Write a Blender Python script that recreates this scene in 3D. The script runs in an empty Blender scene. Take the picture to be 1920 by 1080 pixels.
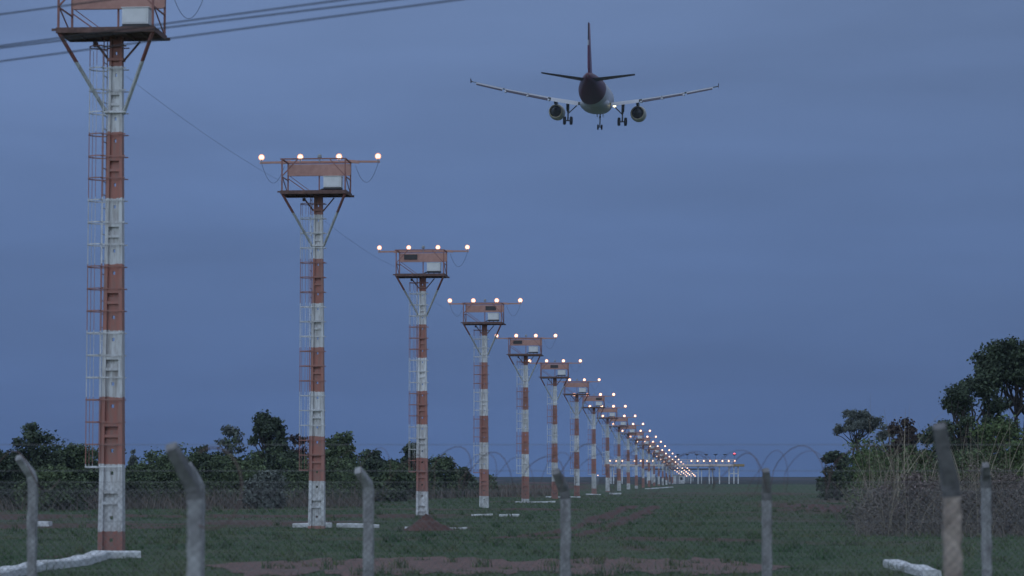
import bpy, math, random
import numpy as np
from mathutils import Vector, Matrix

C = bpy.context.scene.collection
R = math.radians
rnd = random.Random(7)
rng = np.random.default_rng(11)

# ------------------------------------------------------------------ camera
F = 5000.0                       # focal length in photo pixels (1920 wide)
HORIZON = 893.5
CAM_Z = 1.75
PITCH = math.atan((HORIZON - 540) / F)
cam = bpy.data.cameras.new('camera')
cam.sensor_width = 36.0
cam.lens = 36.0 * F / 1920.0
cam.clip_start = 0.5
cam.clip_end = 30000
cam.dof.use_dof = True
cam.dof.focus_distance = 190
cam.dof.aperture_fstop = 2.6
cam_ob = bpy.data.objects.new('camera', cam)
cam_ob.location = (0, 0, CAM_Z)
cam_ob.rotation_euler = (math.pi / 2 + PITCH, 0, 0)
C.objects.link(cam_ob)
bpy.context.scene.camera = cam_ob


def at(px, py, Y):
    """world point seen at photo pixel (px, py) at the given distance Y"""
    u = (px - 960) / F
    v = (540 - py) / F
    d = Vector((u, math.cos(PITCH) - v * math.sin(PITCH), math.sin(PITCH) + v * math.cos(PITCH)))
    return Vector((0, 0, CAM_Z)) + d * (Y / d.y)


# ------------------------------------------------------------------ world and light
SUN_EL, SUN_AZ = 4.0, 200.0      # the afterglow is behind the camera, a little to the left
w = bpy.data.worlds.new('World')
bpy.context.scene.world = w
w.use_nodes = True
nt = w.node_tree
N, L = nt.nodes, nt.links
N.clear()
out = N.new('ShaderNodeOutputWorld')
bg = N.new('ShaderNodeBackground')
bg.inputs['Strength'].default_value = 0.1
sky = N.new('ShaderNodeTexSky')
sky.sky_type = 'NISHITA'
sky.sun_disc = False
sky.sun_elevation = R(SUN_EL)
sky.sun_rotation = R(SUN_AZ)
sky.air_density = 1.2
sky.dust_density = 1.0
sky.ozone_density = 3.0
tc = N.new('ShaderNodeTexCoord')
sep = N.new('ShaderNodeSeparateXYZ')
L.new(tc.outputs['Generated'], sep.inputs[0])
# overcast layer: a slow gradient with height, soft streaks
ramp = N.new('ShaderNodeValToRGB')
cr = ramp.color_ramp
SK = 10.0
def ramp_set(cr, stops):
    while len(cr.elements) > 1:
        cr.elements.remove(cr.elements[-1])
    cr.elements[0].position = stops[0][0]
    cr.elements[0].color = (*stops[0][1], 1)
    for p, c in stops[1:]:
        e = cr.elements.new(p)
        e.color = (*c, 1)
ramp_set(cr, [(0.0, (.077, .148, .344)), (0.035, (.079, .144, .324)), (0.09, (.102, .172, .362)),
              (0.18, (.146, .222, .414)), (0.5, (.44, .55, .76)), (1.0, (.62, .74, .96))])
L.new(sep.outputs['Z'], ramp.inputs[0])
mp = N.new('ShaderNodeMapping')
mp.inputs['Scale'].default_value = (3.5, 3.5, 22.0)
mp.inputs['Rotation'].default_value = (0, R(4), 0)
L.new(tc.outputs['Generated'], mp.inputs[0])
ns = N.new('ShaderNodeTexNoise')
ns.inputs['Scale'].default_value = 1.3
ns.inputs['Detail'].default_value = 4.0
ns.inputs['Roughness'].default_value = 0.5
ns.inputs['Distortion'].default_value = 0.3
L.new(mp.outputs[0], ns.inputs[0])
mr = N.new('ShaderNodeMapRange')
mr.inputs['From Min'].default_value = 0.3
mr.inputs['From Max'].default_value = 0.7
mr.inputs['To Min'].default_value = 0.85
mr.inputs['To Max'].default_value = 1.08
L.new(ns.outputs['Fac'], mr.inputs[0])
mx = N.new('ShaderNodeMapRange')     # the sky dims slowly towards the right
mx.inputs['From Min'].default_value = -0.22
mx.inputs['From Max'].default_value = 0.22
mx.inputs['To Min'].default_value = 1.03
mx.inputs['To Max'].default_value = 0.90
L.new(sep.outputs['X'], mx.inputs[0])
mm = N.new('ShaderNodeMath'); mm.operation = 'MULTIPLY'
L.new(mr.outputs[0], mm.inputs[0]); L.new(mx.outputs[0], mm.inputs[1])
sc10 = N.new('ShaderNodeMath'); sc10.operation = 'MULTIPLY'
sc10.inputs[1].default_value = SK
L.new(mm.outputs[0], sc10.inputs[0])
vs = N.new('ShaderNodeVectorMath'); vs.operation = 'SCALE'
L.new(ramp.outputs[0], vs.inputs[0]); L.new(sc10.outputs[0], vs.inputs['Scale'])
mix = N.new('ShaderNodeMix'); mix.data_type = 'RGBA'
mix.inputs[0].default_value = 0.95
L.new(sky.outputs[0], mix.inputs[6]); L.new(vs.outputs[0], mix.inputs[7])
L.new(mix.outputs[2], bg.inputs[0])
L.new(bg.outputs[0], out.inputs[0])

sun = bpy.data.lights.new('sun', 'SUN')
sun.energy = 1.15
sun.angle = R(50)
sun.color = (0.70, 0.85, 1.0)
sun_ob = bpy.data.objects.new('sun', sun)
az = R(SUN_AZ)
sd = Vector((math.sin(az) * math.cos(R(SUN_EL)), math.cos(az) * math.cos(R(SUN_EL)), math.sin(R(SUN_EL))))
sun_ob.rotation_euler = sd.to_track_quat('Z', 'Y').to_euler()
C.objects.link(sun_ob)

sc = bpy.context.scene
sc.view_settings.view_transform = 'Standard'
sc.view_settings.look = 'None'
sc.view_settings.gamma = 1
sc.view_settings.exposure = 0
sc.cycles.use_denoising = True
sc.cycles.max_bounces = 5
sc.cycles.sample_clamp_indirect = 2.0
sc.cycles.transparent_max_bounces = 6


# ------------------------------------------------------------------ materials
def mat_new(name):
    m = bpy.data.materials.new(name)
    m.use_nodes = True
    return m, m.node_tree.nodes, m.node_tree.links, m.node_tree.nodes['Principled BSDF']


def mat(name, c1, c2=None, scale=6.0, rough=0.7, detail=5, metal=0.0, bump=0.0, island=0.0, stretch=(1, 1, 1), lo=.35, hi=.65):
    m, n, l, b = mat_new(name)
    b.inputs['Roughness'].default_value = rough
    b.inputs['Metallic'].default_value = metal
    if island: b.inputs['Specular IOR Level'].default_value = .12
    c2 = c2 or tuple(x * .75 for x in c1)
    t = n.new('ShaderNodeTexCoord')
    mp = n.new('ShaderNodeMapping'); mp.inputs['Scale'].default_value = stretch
    l.new(t.outputs['Object'], mp.inputs[0])
    z = n.new('ShaderNodeTexNoise')
    z.inputs['Scale'].default_value = scale
    z.inputs['Detail'].default_value = detail
    z.inputs['Roughness'].default_value = .65
    l.new(mp.outputs[0], z.inputs[0])
    r = n.new('ShaderNodeValToRGB')
    ramp_set(r.color_ramp, [(lo, c1), (hi, c2)])
    l.new(z.outputs['Fac'], r.inputs[0])
    src = r.outputs[0]
    if island:
        g = n.new('ShaderNodeNewGeometry')
        q = n.new('ShaderNodeMapRange')
        q.inputs['To Min'].default_value = 1 - island
        q.inputs['To Max'].default_value = 1 + island
        l.new(g.outputs['Random Per Island'], q.inputs[0])
        v = n.new('ShaderNodeVectorMath'); v.operation = 'SCALE'
        l.new(src, v.inputs[0]); l.new(q.outputs[0], v.inputs['Scale'])
        src = v.outputs[0]
    l.new(src, b.inputs['Base Color'])
    if bump:
        bp = n.new('ShaderNodeBump'); bp.inputs['Strength'].default_value = bump
        bp.inputs['Distance'].default_value = .02
        l.new(z.outputs['Fac'], bp.inputs['Height']); l.new(bp.outputs[0], b.inputs['Normal'])
    return m


def banded(name, red, white, grime):
    """aviation paint: bands counted down from the platform (object z = 0)"""
    m, n, l, b = mat_new(name)
    b.inputs['Roughness'].default_value = .75
    t = n.new('ShaderNodeTexCoord')
    s = n.new('ShaderNodeSeparateXYZ'); l.new(t.outputs['Object'], s.inputs[0])
    z1 = n.new('ShaderNodeTexNoise'); z1.inputs['Scale'].default_value = 9; z1.inputs['Detail'].default_value = 3
    l.new(t.outputs['Object'], z1.inputs[0])
    def math_(op, a, bb):
        k = n.new('ShaderNodeMath'); k.operation = op
        for i, x in enumerate((a, bb)):
            if x is None: continue
            if isinstance(x, (int, float)): k.inputs[i].default_value = x
            else: l.new(x, k.inputs[i])
        return k.outputs[0]
    oi = n.new('ShaderNodeObjectInfo')
    shift = n.new('ShaderNodeVectorMath'); shift.operation = 'MULTIPLY_ADD'
    cmb = n.new('ShaderNodeCombineXYZ')
    l.new(oi.outputs['Random'], cmb.inputs[0]); l.new(oi.outputs['Random'], cmb.inputs[2])
    shift.inputs[1].default_value = (37, 37, 37)
    l.new(cmb.outputs[0], shift.inputs[0]); l.new(t.outputs['Object'], shift.inputs[2])
    wob = math_('MULTIPLY', math_('SUBTRACT', z1.outputs['Fac'], .5), .09)
    zz = math_('ADD', s.outputs['Z'], wob)
    tt = math_('DIVIDE', math_('SUBTRACT', math_('MULTIPLY', zz, -1.0), .7), 1.5)
    md = math_('FLOORED_MODULO', math_('FLOOR', tt, None), 2.0)
    mixc = n.new('ShaderNodeMix'); mixc.data_type = 'RGBA'
    mixc.inputs[6].default_value = (*white, 1); mixc.inputs[7].default_value = (*red, 1)
    l.new(md, mixc.inputs[0])
    wn = n.new('ShaderNodeTexWhiteNoise'); wn.noise_dimensions = '2D'
    cb = n.new('ShaderNodeCombineXYZ'); l.new(math_('FLOOR', tt, None), cb.inputs[0]); l.new(oi.outputs['Random'], cb.inputs[1])
    l.new(cb.outputs[0], wn.inputs['Vector'])
    fade = math_('MULTIPLY_ADD', wn.outputs['Value'], .26); fade.node.inputs[2].default_value = .80
    fv = n.new('ShaderNodeVectorMath'); fv.operation = 'SCALE'
    l.new(mixc.outputs[2], fv.inputs[0]); l.new(fade, fv.inputs['Scale'])
    # weather stains run down the pole
    mp = n.new('ShaderNodeMapping'); mp.inputs['Scale'].default_value = (9, 9, 1.1)
    l.new(shift.outputs[0], mp.inputs[0])
    z2 = n.new('ShaderNodeTexNoise'); z2.inputs['Scale'].default_value = 1.6; z2.inputs['Detail'].default_value = 7; z2.inputs['Roughness'].default_value = .7
    l.new(mp.outputs[0], z2.inputs[0])
    r = n.new('ShaderNodeMapRange'); r.inputs['From Min'].default_value = .42; r.inputs['From Max'].default_value = .75
    r.inputs['To Min'].default_value = 0; r.inputs['To Max'].default_value = .9
    l.new(z2.outputs['Fac'], r.inputs[0])
    mg = n.new('ShaderNodeMix'); mg.data_type = 'RGBA'; mg.inputs[7].default_value = (*grime, 1)
    l.new(r.outputs[0], mg.inputs[0]); l.new(fv.outputs[0], mg.inputs[6])
    l.new(mg.outputs[2], b.inputs['Base Color'])
    bp = n.new('ShaderNodeBump'); bp.inputs['Strength'].default_value = .3; bp.inputs['Distance'].default_value = .01
    l.new(z2.outputs['Fac'], bp.inputs['Height']); l.new(bp.outputs[0], b.inputs['Normal'])
    return m


def emis(name, col, strength):
    m, n, l, b = mat_new(name)
    b.inputs['Base Color'].default_value = (*[min(1, x) for x in col], 1)
    b.inputs['Emission Color'].default_value = (*col, 1)
    b.inputs['Emission Strength'].default_value = strength
    return m


M = {}
M['bands'] = banded('banded_paint', (.42, .175, .135), (.80, .80, .79), (.25, .20, .17))
M['tan'] = mat('faded_orange_steel', (.50, .28, .225), (.42, .22, .175), 5, .7)
M['rust'] = mat('rusty_steel', (.19, .105, .085), (.10, .055, .045), 7, .8)
M['cabinet'] = mat('white_cabinet', (.78, .79, .78), (.66, .67, .66), 3, .5)
M['darksteel'] = mat('dark_steel', (.03, .028, .03), (.05, .045, .045), 8, .6)
M['galv'] = mat('galvanised', (.36, .37, .38), (.26, .27, .28), 9, .5, metal=.4)
M['lens'] = emis('lit_lens', (1.0, .74, .50), 3.2)
M['halo'] = emis('lens_halo', (1.0, .48, .32), .60)  # glare around the lens, put in as a faint warm glow
M['redlens'] = emis('red_lens', (1.0, .10, .12), 3.0)
M['glint'] = emis('wing_root_glint', (1.0, .86, .5), 4)  # reflection at the wing root painted as glow, not a lens
M['cable'] = mat('black_cable', (.02, .02, .022), (.03, .03, .03), 4, .6)
M['concrete'] = mat('weathered_concrete', (.50, .49, .48), (.17, .16, .16), 9, .9, bump=.5, stretch=(1, 1, .5), lo=.3, hi=.72)
M['concretedark'] = mat('dark_concrete', (.20, .19, .188), (.10, .095, .096), 9, .9, bump=.5)  # darker concrete tone for post tops
M['concretemid'] = mat('grey_concrete', (.26, .25, .245), (.13, .125, .125), 9, .9, bump=.5)
M['terracotta'] = mat('earth_stained_concrete', (.52, .42, .35), (.27, .21, .175), 7, .9, bump=.5)
M['whitewash'] = mat('whitewashed_concrete', (.74, .74, .73), (.46, .44, .41), 2.2, .85, bump=.25, lo=.45, hi=.72)
M['wire'] = mat('fence_wire', (.23, .225, .225), (.17, .16, .155), 3, .6)
M['razor'] = mat('rusty_wire', (.12, .085, .08), (.15, .09, .075), 6, .7)
M['earth'] = mat('red_earth', (.125, .052, .036), (.075, .032, .025), 4, .95, bump=.6)
M['path'] = mat('red_path', (.20, .106, .080), (.10, .056, .044), 2.5, .95, bump=.6)
M['bark'] = mat('bark', (.055, .045, .038), (.03, .025, .022), 6, .9)
M['leaf_dark'] = mat('dark_foliage', (.072, .094, .054), (.040, .055, .037), .7, .7, island=.55)
M['leaf_mid'] = mat('green_foliage', (.112, .145, .068), (.062, .086, .046), .7, .7, island=.5)
M['leaf_light'] = mat('fresh_foliage', (.11, .15, .058), (.066, .095, .042), .7, .7, island=.5)
M['leaf_grey'] = mat('grey_foliage', (.145, .16, .135), (.085, .098, .085), .8, .7, island=.45)
M['leaf_brown'] = mat('dry_foliage', (.085, .062, .052), (.05, .038, .034), .8, .8, island=.45)
M['straw'] = mat('dry_straw', (.20, .158, .125), (.11, .088, .076), .5, .85, island=.55)
M['brush'] = mat('dry_brush_twigs', (.205, .168, .140), (.118, .104, .090), .4, .85, island=.3)
M['straw_tall'] = mat('tall_straw', (.34, .29, .21), (.22, .18, .135), .5, .85, island=.4)
M['grass'] = mat('grass_blades', (.044, .098, .038), (.130, .146, .072), .25, .8, island=.5, lo=.4, hi=.62)
M['yellow'] = mat('yellow_edge', (.40, .27, .10), (.3, .2, .08), 2, .7)
M['bluegrey'] = mat('grey_panel', (.30, .30, .31), (.24, .24, .25), 2, .7)


# ------------------------------------------------------------------ mesh helpers
class MB:
    def __init__(s):
        s.v, s.f, s.m = [], [], []

    def add(s, vs, fs, mi=0):
        o = len(s.v)
        s.v += [tuple(p) for p in vs]
        s.f += [tuple(i + o for i in f) for f in fs]
        s.m += [mi] * len(fs)
        return s

    def box(s, a, b, mi=0):
        (x0, y0, z0), (x1, y1, z1) = a, b
        vs = [(x0, y0, z0), (x1, y0, z0), (x1, y1, z0), (x0, y1, z0), (x0, y0, z1), (x1, y0, z1), (x1, y1, z1), (x0, y1, z1)]
        return s.add(vs, [(0, 3, 2, 1), (4, 5, 6, 7), (0, 1, 5, 4), (1, 2, 6, 5), (2, 3, 7, 6), (3, 0, 4, 7)], mi)

    def frustum(s, z0, r0, z1, r1, mi=0):
        """rects r=(x0,x1,y0,y1) joined"""
        vs = []
        for z, (a, b, c, d) in ((z0, r0), (z1, r1)):
            vs += [(a, c, z), (b, c, z), (b, d, z), (a, d, z)]
        return s.add(vs, [(0, 3, 2, 1), (4, 5, 6, 7), (0, 1, 5, 4), (1, 2, 6, 5), (2, 3, 7, 6), (3, 0, 4, 7)], mi)

    def bar(s, p, q, w, h=None, mi=0):
        """square bar from p to q"""
        h = h or w
        p, q = Vector(p), Vector(q)
        d = (q - p).normalized()
        up = Vector((0, 0, 1)) if abs(d.z) < .95 else Vector((0, 1, 0))
        a = d.cross(up).normalized() * (w / 2)
        b = a.cross(d).normalized() * (h / 2)
        vs = [p - a - b, p + a - b, p + a + b, p - a + b, q - a - b, q + a - b, q + a + b, q - a + b]
        return s.add(vs, [(0, 3, 2, 1), (4, 5, 6, 7), (0, 1, 5, 4), (1, 2, 6, 5), (2, 3, 7, 6), (3, 0, 4, 7)], mi)

    def tube(s, pts, rads, n=8, mi=0, cap=True):
        pts = [Vector(p) for p in pts]
        if not hasattr(rads, '__len__'):
            rads = [rads] * len(pts)
        o = len(s.v)
        prev = None
        for i, p in enumerate(pts):
            d = (pts[min(i + 1, len(pts) - 1)] - pts[max(i - 1, 0)]).normalized()
            if prev is None:
                up = Vector((0, 0, 1)) if abs(d.z) < .9 else Vector((1, 0, 0))
                a = d.cross(up).normalized()
            else:
                a = (prev - d * prev.dot(d)).normalized()
            prev = a
            b = d.cross(a)
            for k in range(n):
                t = 2 * math.pi * k / n
                s.v.append(tuple(p + (a * math.cos(t) + b * math.sin(t)) * rads[i]))
        for i in range(len(pts) - 1):
            for k in range(n):
                k2 = (k + 1) % n
                s.f.append((o + i * n + k, o + i * n + k2, o + (i + 1) * n + k2, o + (i + 1) * n + k))
                s.m.append(mi)
        if cap:
            s.f.append(tuple(o + k for k in range(n))[::-1]); s.m.append(mi)
            e = o + (len(pts) - 1) * n
            s.f.append(tuple(e + k for k in range(n))); s.m.append(mi)
        return s

    def build(s, name, mats, parent=None, loc=(0, 0, 0), smooth=False, bevel=0):
        me = bpy.data.meshes.new(name)
        me.from_pydata(s.v, [], s.f)
        if not isinstance(mats, (list, tuple)):
            mats = [mats]
        for m in mats:
            me.materials.append(m)
        me.polygons.foreach_set('material_index', s.m)
        if smooth:
            me.polygons.foreach_set('use_smooth', [True] * len(s.f))
        me.update()
        o = bpy.data.objects.new(name, me)
        C.objects.link(o)
        o.location = loc
        if parent: o.parent = parent
        if bevel:
            b = o.modifiers.new('bevel', 'BEVEL'); b.width = bevel; b.segments = 2; b.limit_method = 'ANGLE'
        return o


def np_mesh(name, verts, quads, mats, parent=None, loc=(0, 0, 0), attr=None, smooth=False):
    """verts (n,3), quads (m,4)"""
    me = bpy.data.meshes.new(name)
    verts = np.asarray(verts, np.float32); quads = np.asarray(quads, np.int32)
    k = quads.shape[1]
    me.vertices.add(len(verts)); me.vertices.foreach_set('co', verts.ravel())
    me.loops.add(quads.size); me.loops.foreach_set('vertex_index', quads.ravel())
    me.polygons.add(len(quads))
    me.polygons.foreach_set('loop_start', np.arange(0, quads.size, k, dtype=np.int32))
    me.polygons.foreach_set('loop_total', np.full(len(quads), k, np.int32))
    if smooth:
        me.polygons.foreach_set('use_smooth', np.ones(len(quads), bool))
    me.update(calc_edges=True)
    me.materials.append(mats)
    if attr:
        for an, av in attr.items():
            a = me.attributes.new(an, 'FLOAT', 'POINT')
            a.data.foreach_set('value', np.asarray(av, np.float32).ravel())
    o = bpy.data.objects.new(name, me)
    C.objects.link(o); o.location = loc
    if parent: o.parent = parent
    return o


def tag(o, label=None, cat=None, group=None, kind=None):
    if label: o['label'] = label
    if cat: o['category'] = cat
    if group: o['group'] = group
    if kind: o['kind'] = kind
    return o


def empty(name, loc=(0, 0, 0), rz=0):
    o = bpy.data.objects.new(name, None)
    o.empty_display_size = .2
    o.location = loc; o.rotation_euler = (0, 0, rz)
    C.objects.link(o)
    return o


def copy_part(o, parent, loc=None):
    c = o.copy(); C.objects.link(c); c.parent = parent
    if loc is not None: c.location = loc
    for ch in o.children:
        copy_part(ch, c)
    return c


# value noise for masks
_perm = rng.random((256, 256))
def vnoise(x, y, s):
    x = np.asarray(x) / s; y = np.asarray(y) / s
    xi = np.floor(x).astype(int); yi = np.floor(y).astype(int)
    fx = x - xi; fy = y - yi
    fx = fx * fx * (3 - 2 * fx); fy = fy * fy * (3 - 2 * fy)
    g = lambda a, b: _perm[a % 256, b % 256]
    return (g(xi, yi) * (1 - fx) + g(xi + 1, yi) * fx) * (1 - fy) + (g(xi, yi + 1) * (1 - fx) + g(xi + 1, yi + 1) * fx) * fy
def fbm(x, y, s):
    return .5 * vnoise(x, y, s) + .25 * vnoise(x + 31, y + 7, s / 2) + .15 * vnoise(x + 3, y + 57, s / 4) + .1 * vnoise(x + 9, y + 5, s / 8)


# ------------------------------------------------------------------ ground
def smooth01(t):
    t = np.clip(t, 0, 1); return t * t * (3 - 2 * t)


def seg_dist(x, y, pts):
    d = np.full(np.shape(x), 1e9)
    for (x0, y0), (x1, y1) in zip(pts, pts[1:]):
        vx, vy = x1 - x0, y1 - y0
        t = np.clip(((x - x0) * vx + (y - y0) * vy) / (vx * vx + vy * vy), 0, 1)
        d = np.minimum(d, np.hypot(x - x0 - t * vx, y - y0 - t * vy))
    return d


TRACK_A = [(-.5, 76), (1.2, 84), (2.9, 100), (5.0, 130), (7.2, 160)]
TRACK_B = [(1.2, 76), (2.4, 84), (4.2, 102), (6.6, 132), (8.6, 160)]


def dirt_mask(x, y):
    n = fbm(x, y, 3.0)
    n2 = fbm(x + 40, y - 20, 11.0)
    m = np.zeros(np.shape(x))
    def el(cx, cy, rx, ry, amp=1.0, edge=.55):
        q = np.sqrt(((x - cx) / rx) ** 2 + ((y - cy) / ry) ** 2)
        return amp * smooth01((1 - q + (n - .5) * 1.5) / edge)
    for a in ((3.1, 66, 1.1, 3.0, .7), (-3.0, 93, 3.0, 6, .8), (17.5, 150, 5.0, 42, .9), (5, 470, 11, 130, .9), (10, 720, 14, 130, 1.0),
              (-16, 92, 6.5, 4, .7), (-3.6, 75, 2.8, 3.5, .45), (8, 88, 5, 6, .35), (-9.4, 59.2, 1.3, 1.4, .9), (26, 190, 8, 40, .6),
              (3.5, 120, 2.6, 16, .35), (11, 110, 3, 10, .5), (0, 500, 26, 70, .55), (14, 128, 9, 10, .55), (9, 70, 7, 3.5, .45), (-13, 80, 6, 5, .35), (20, 260, 14, 40, .45)):
        m = np.maximum(m, el(*a))
    for tr in (TRACK_A, TRACK_B):
        d = seg_dist(x, y, tr)
        m = np.maximum(m, 1.0 * smooth01((.62 - d + (n - .5) * .9) / .4))
    m = np.maximum(m, .7 * smooth01((n2 - .57) / .12) * smooth01((y - 58) / 14))
    return np.clip(m, 0, 1)


def ground_z(x, y):
    z = (fbm(x, y, 14) - .48) * .10 + (fbm(x + 11, y + 5, 2.2) - .48) * .05
    return z * smooth01((y - 36) / 10) * (1 - smooth01((y - 700) / 400))


xs = np.concatenate([[-9000, -4000, -1500, -700, -350, -200, -130, -95], np.arange(-70, -26, 1.0), np.arange(-26, 26.01, .3), np.arange(27, 71, 1.0), [95, 130, 200, 350, 700, 1500, 4000, 9000]])
ys = [-400, -120, -40, 0, 20, 32, 40]
y_ = 44.0
while y_ < 700:
    ys.append(y_); y_ += max(.22, .22 * (y_ / 50) ** 1.45)
ys = np.array(ys + [780, 900, 1100, 1500, 2200, 3500, 6000, 12000])
gx, gy = np.meshgrid(xs, ys)
gz = ground_z(gx, gy)
nx, ny = len(xs), len(ys)
gi = np.arange(nx * ny).reshape(ny, nx)
quads = np.stack([gi[:-1, :-1], gi[:-1, 1:], gi[1:, 1:], gi[1:, :-1]], -1).reshape(-1, 4)
far = smooth01((gy - 560 - (fbm(gx, gy, 30) - .5) * 120) / 60)
m, n, l, b = mat_new('field_turf')
b.inputs['Roughness'].default_value = .95
b.inputs['Specular IOR Level'].default_value = .15
t = n.new('ShaderNodeTexCoord')
za = n.new('ShaderNodeTexNoise'); za.inputs['Scale'].default_value = .22; za.inputs['Detail'].default_value = 8; za.inputs['Roughness'].default_value = .7
zb = n.new('ShaderNodeTexNoise'); zb.inputs['Scale'].default_value = 3.0; zb.inputs['Detail'].default_value = 6; zb.inputs['Roughness'].default_value = .75
l.new(t.outputs['Object'], za.inputs[0]); l.new(t.outputs['Object'], zb.inputs[0])
ra = n.new('ShaderNodeValToRGB')
ramp_set(ra.color_ramp, [(.30, (.030, .060, .028)), (.5, (.056, .092, .040)), (.70, (.105, .108, .062))])
l.new(za.outputs['Fac'], ra.inputs[0])
rb = n.new('ShaderNodeValToRGB')
ramp_set(rb.color_ramp, [(.3, (.082, .042, .036)), (.7, (.135, .072, .060))])
l.new(zb.outputs['Fac'], rb.inputs[0])
at_ = n.new('ShaderNodeAttribute'); at_.attribute_name = 'dirt'
ad = n.new('ShaderNodeMath'); ad.operation = 'ADD'
sb = n.new('ShaderNodeMath'); sb.operation = 'MULTIPLY_ADD'; sb.inputs[1].default_value = 1.5; sb.inputs[2].default_value = -.75
l.new(zb.outputs['Fac'], sb.inputs[0]); l.new(at_.outputs['Fac'], ad.inputs[0]); l.new(sb.outputs[0], ad.inputs[1])
rm = n.new('ShaderNodeMapRange'); rm.inputs['From Min'].default_value = .3; rm.inputs['From Max'].default_value = .75
l.new(ad.outputs[0], rm.inputs[0])
m1 = n.new('ShaderNodeMix'); m1.data_type = 'RGBA'
l.new(rm.outputs[0], m1.inputs[0]); l.new(rb.outputs[0], m1.inputs[7])
af = n.new('ShaderNodeAttribute'); af.attribute_name = 'scrub'
m2 = n.new('ShaderNodeMix'); m2.data_type = 'RGBA'; m2.inputs[7].default_value = (.020, .026, .022, 1)
l.new(af.outputs['Fac'], m2.inputs[0]); l.new(ra.outputs[0], m2.inputs[6]); l.new(m2.outputs[2], m1.inputs[6])
l.new(m1.outputs[2], b.inputs['Base Color'])
bp = n.new('ShaderNodeBump'); bp.inputs['Strength'].default_value = .7; bp.inputs['Distance'].default_value = .06
l.new(zb.outputs['Fac'], bp.inputs['Height']); l.new(bp.outputs[0], b.inputs['Normal'])
ground = np_mesh('ground', np.stack([gx, gy, gz], -1).reshape(-1, 3), quads, m,
                 attr={'dirt': dirt_mask(gx, gy), 'scrub': far}, smooth=True)
tag(ground, kind='structure')

# red dirt path that crosses in front of the nearest tower: a sheet with a ragged edge
px_ = np.linspace(-7.5, 6.6, 420)
mid = 53.0 + .6 * np.sin(px_ * .5 + 1) - .10 * px_
endf = smooth01((px_ + 6.3) / 1.6) * smooth01((5.6 - px_) / 1.6)
half = (4.3 * endf) + .02
nf = (vnoise(px_, px_ * 0, .22) - .5) * 2.6 + (vnoise(px_, px_ * 0 + 5, .8) - .5) * 2.6
nn = (vnoise(px_ + 50, px_ * 0, .22) - .5) * 2.6 + (vnoise(px_ + 70, px_ * 0 + 5, .8) - .5) * 2.6
y0p = mid - half + nn * endf; y1p = mid + half + nf * endf
rows = np.linspace(0, 1, 14)
PV = []
for rr in rows:
    yy = y0p + (y1p - y0p) * rr
    PV.append(np.stack([px_, yy, ground_z(px_, yy) + .012], -1))
PV = np.array(PV)
gi = np.arange(PV.shape[0] * PV.shape[1]).reshape(PV.shape[:2])
q = np.stack([gi[:-1, :-1], gi[:-1, 1:], gi[1:, 1:], gi[1:, :-1]], -1).reshape(-1, 4)
tag(np_mesh('dirt_path', PV.reshape(-1, 3), q, M['path'], smooth=True), kind='structure')


def path_edge(x, y):
    i = np.clip(((x + 7.5) / 14.1 * 419).astype(int), 0, 419)
    return np.minimum(y - y0p[i], y1p[i] - y)


def in_path(x, y):
    i = np.clip(((x + 7.5) / 14.1 * 419).astype(int), 0, 419)
    return (x > -7) & (x < 6.5) & (y > y0p[i] + .15) & (y < y1p[i] - .15)


# ------------------------------------------------------------------ blades (grass and straw)
def blades(x, y, z, h, wd, lean, seg=2, cross=False):
    """tapered bent blades; returns verts, quads"""
    nb = len(x)
    ang = rng.random(nb) * 2 * math.pi
    la = rng.random(nb) * 2 * math.pi
    lm = rng.random(nb) * lean
    dx, dy = np.cos(ang), np.sin(ang)
    V, Q = [], []
    for i in range(seg + 1):
        f = i / seg
        cx = x + np.cos(la) * lm * h * f * f
        cy = y + np.sin(la) * lm * h * f * f
        cz = z + h * f * (1 - .25 * lm * f)
        ww = wd * (1 - .9 * f) * .5
        V.append(np.stack([cx - dx * ww, cy - dy * ww, cz], -1)); V.append(np.stack([cx + dx * ww, cy + dy * ww, cz], -1))
    V = np.stack(V, 1)                       # nb, 2(seg+1), 3
    k = 2 * (seg + 1)
    base = (np.arange(nb) * k)[:, None]
    for i in range(seg):
        Q.append(base + np.array([2 * i, 2 * i + 1, 2 * i + 3, 2 * i + 2]))
    return V.reshape(-1, 3), np.concatenate(Q, 0)


def fan_points(n, ya, yb, xl, xr, pw=1.0):
    """points spread over the part of the field in view between two distances (photo x limits)"""
    u = rng.random(n)
    y = ya * (yb / ya) ** (u ** pw)
    pxx = xl + (xr - xl) * rng.random(n)
    return (pxx - 960) / F * y, y


gxp, gyp = fan_points(230000, 45, 260, -120, 2040, 1.15)
keep = (dirt_mask(gxp, gyp) < rng.random(len(gxp)) * .7) & (~in_path(gxp, gyp) | ((rng.random(len(gxp)) < .75 * np.clip(1.0 - path_edge(gxp, gyp) / 1.7, .04, 1)) & (fbm(gxp + 3, gyp, .8) > .40))) & (fbm(gxp + 5, gyp, 1.3) > rng.random(len(gxp)) * .5 + .14)
gxp, gyp = gxp[keep], gyp[keep]
hh = (.02 + .065 * rng.random(len(gxp))) * (.3 + 1.5 * fbm(gxp, gyp, 4)) * np.clip(gyp / 70, .8, 1.6)
tall = (rng.random(len(gxp)) < .05) & (fbm(gxp + 60, gyp + 9, 1.6) > .5)
hh = np.where(tall, hh * 2.6, hh)
V, Q = blades(gxp, gyp, ground_z(gxp, gyp) - .01, hh, .010 + .00020 * gyp, 1.3, 2)
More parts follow.
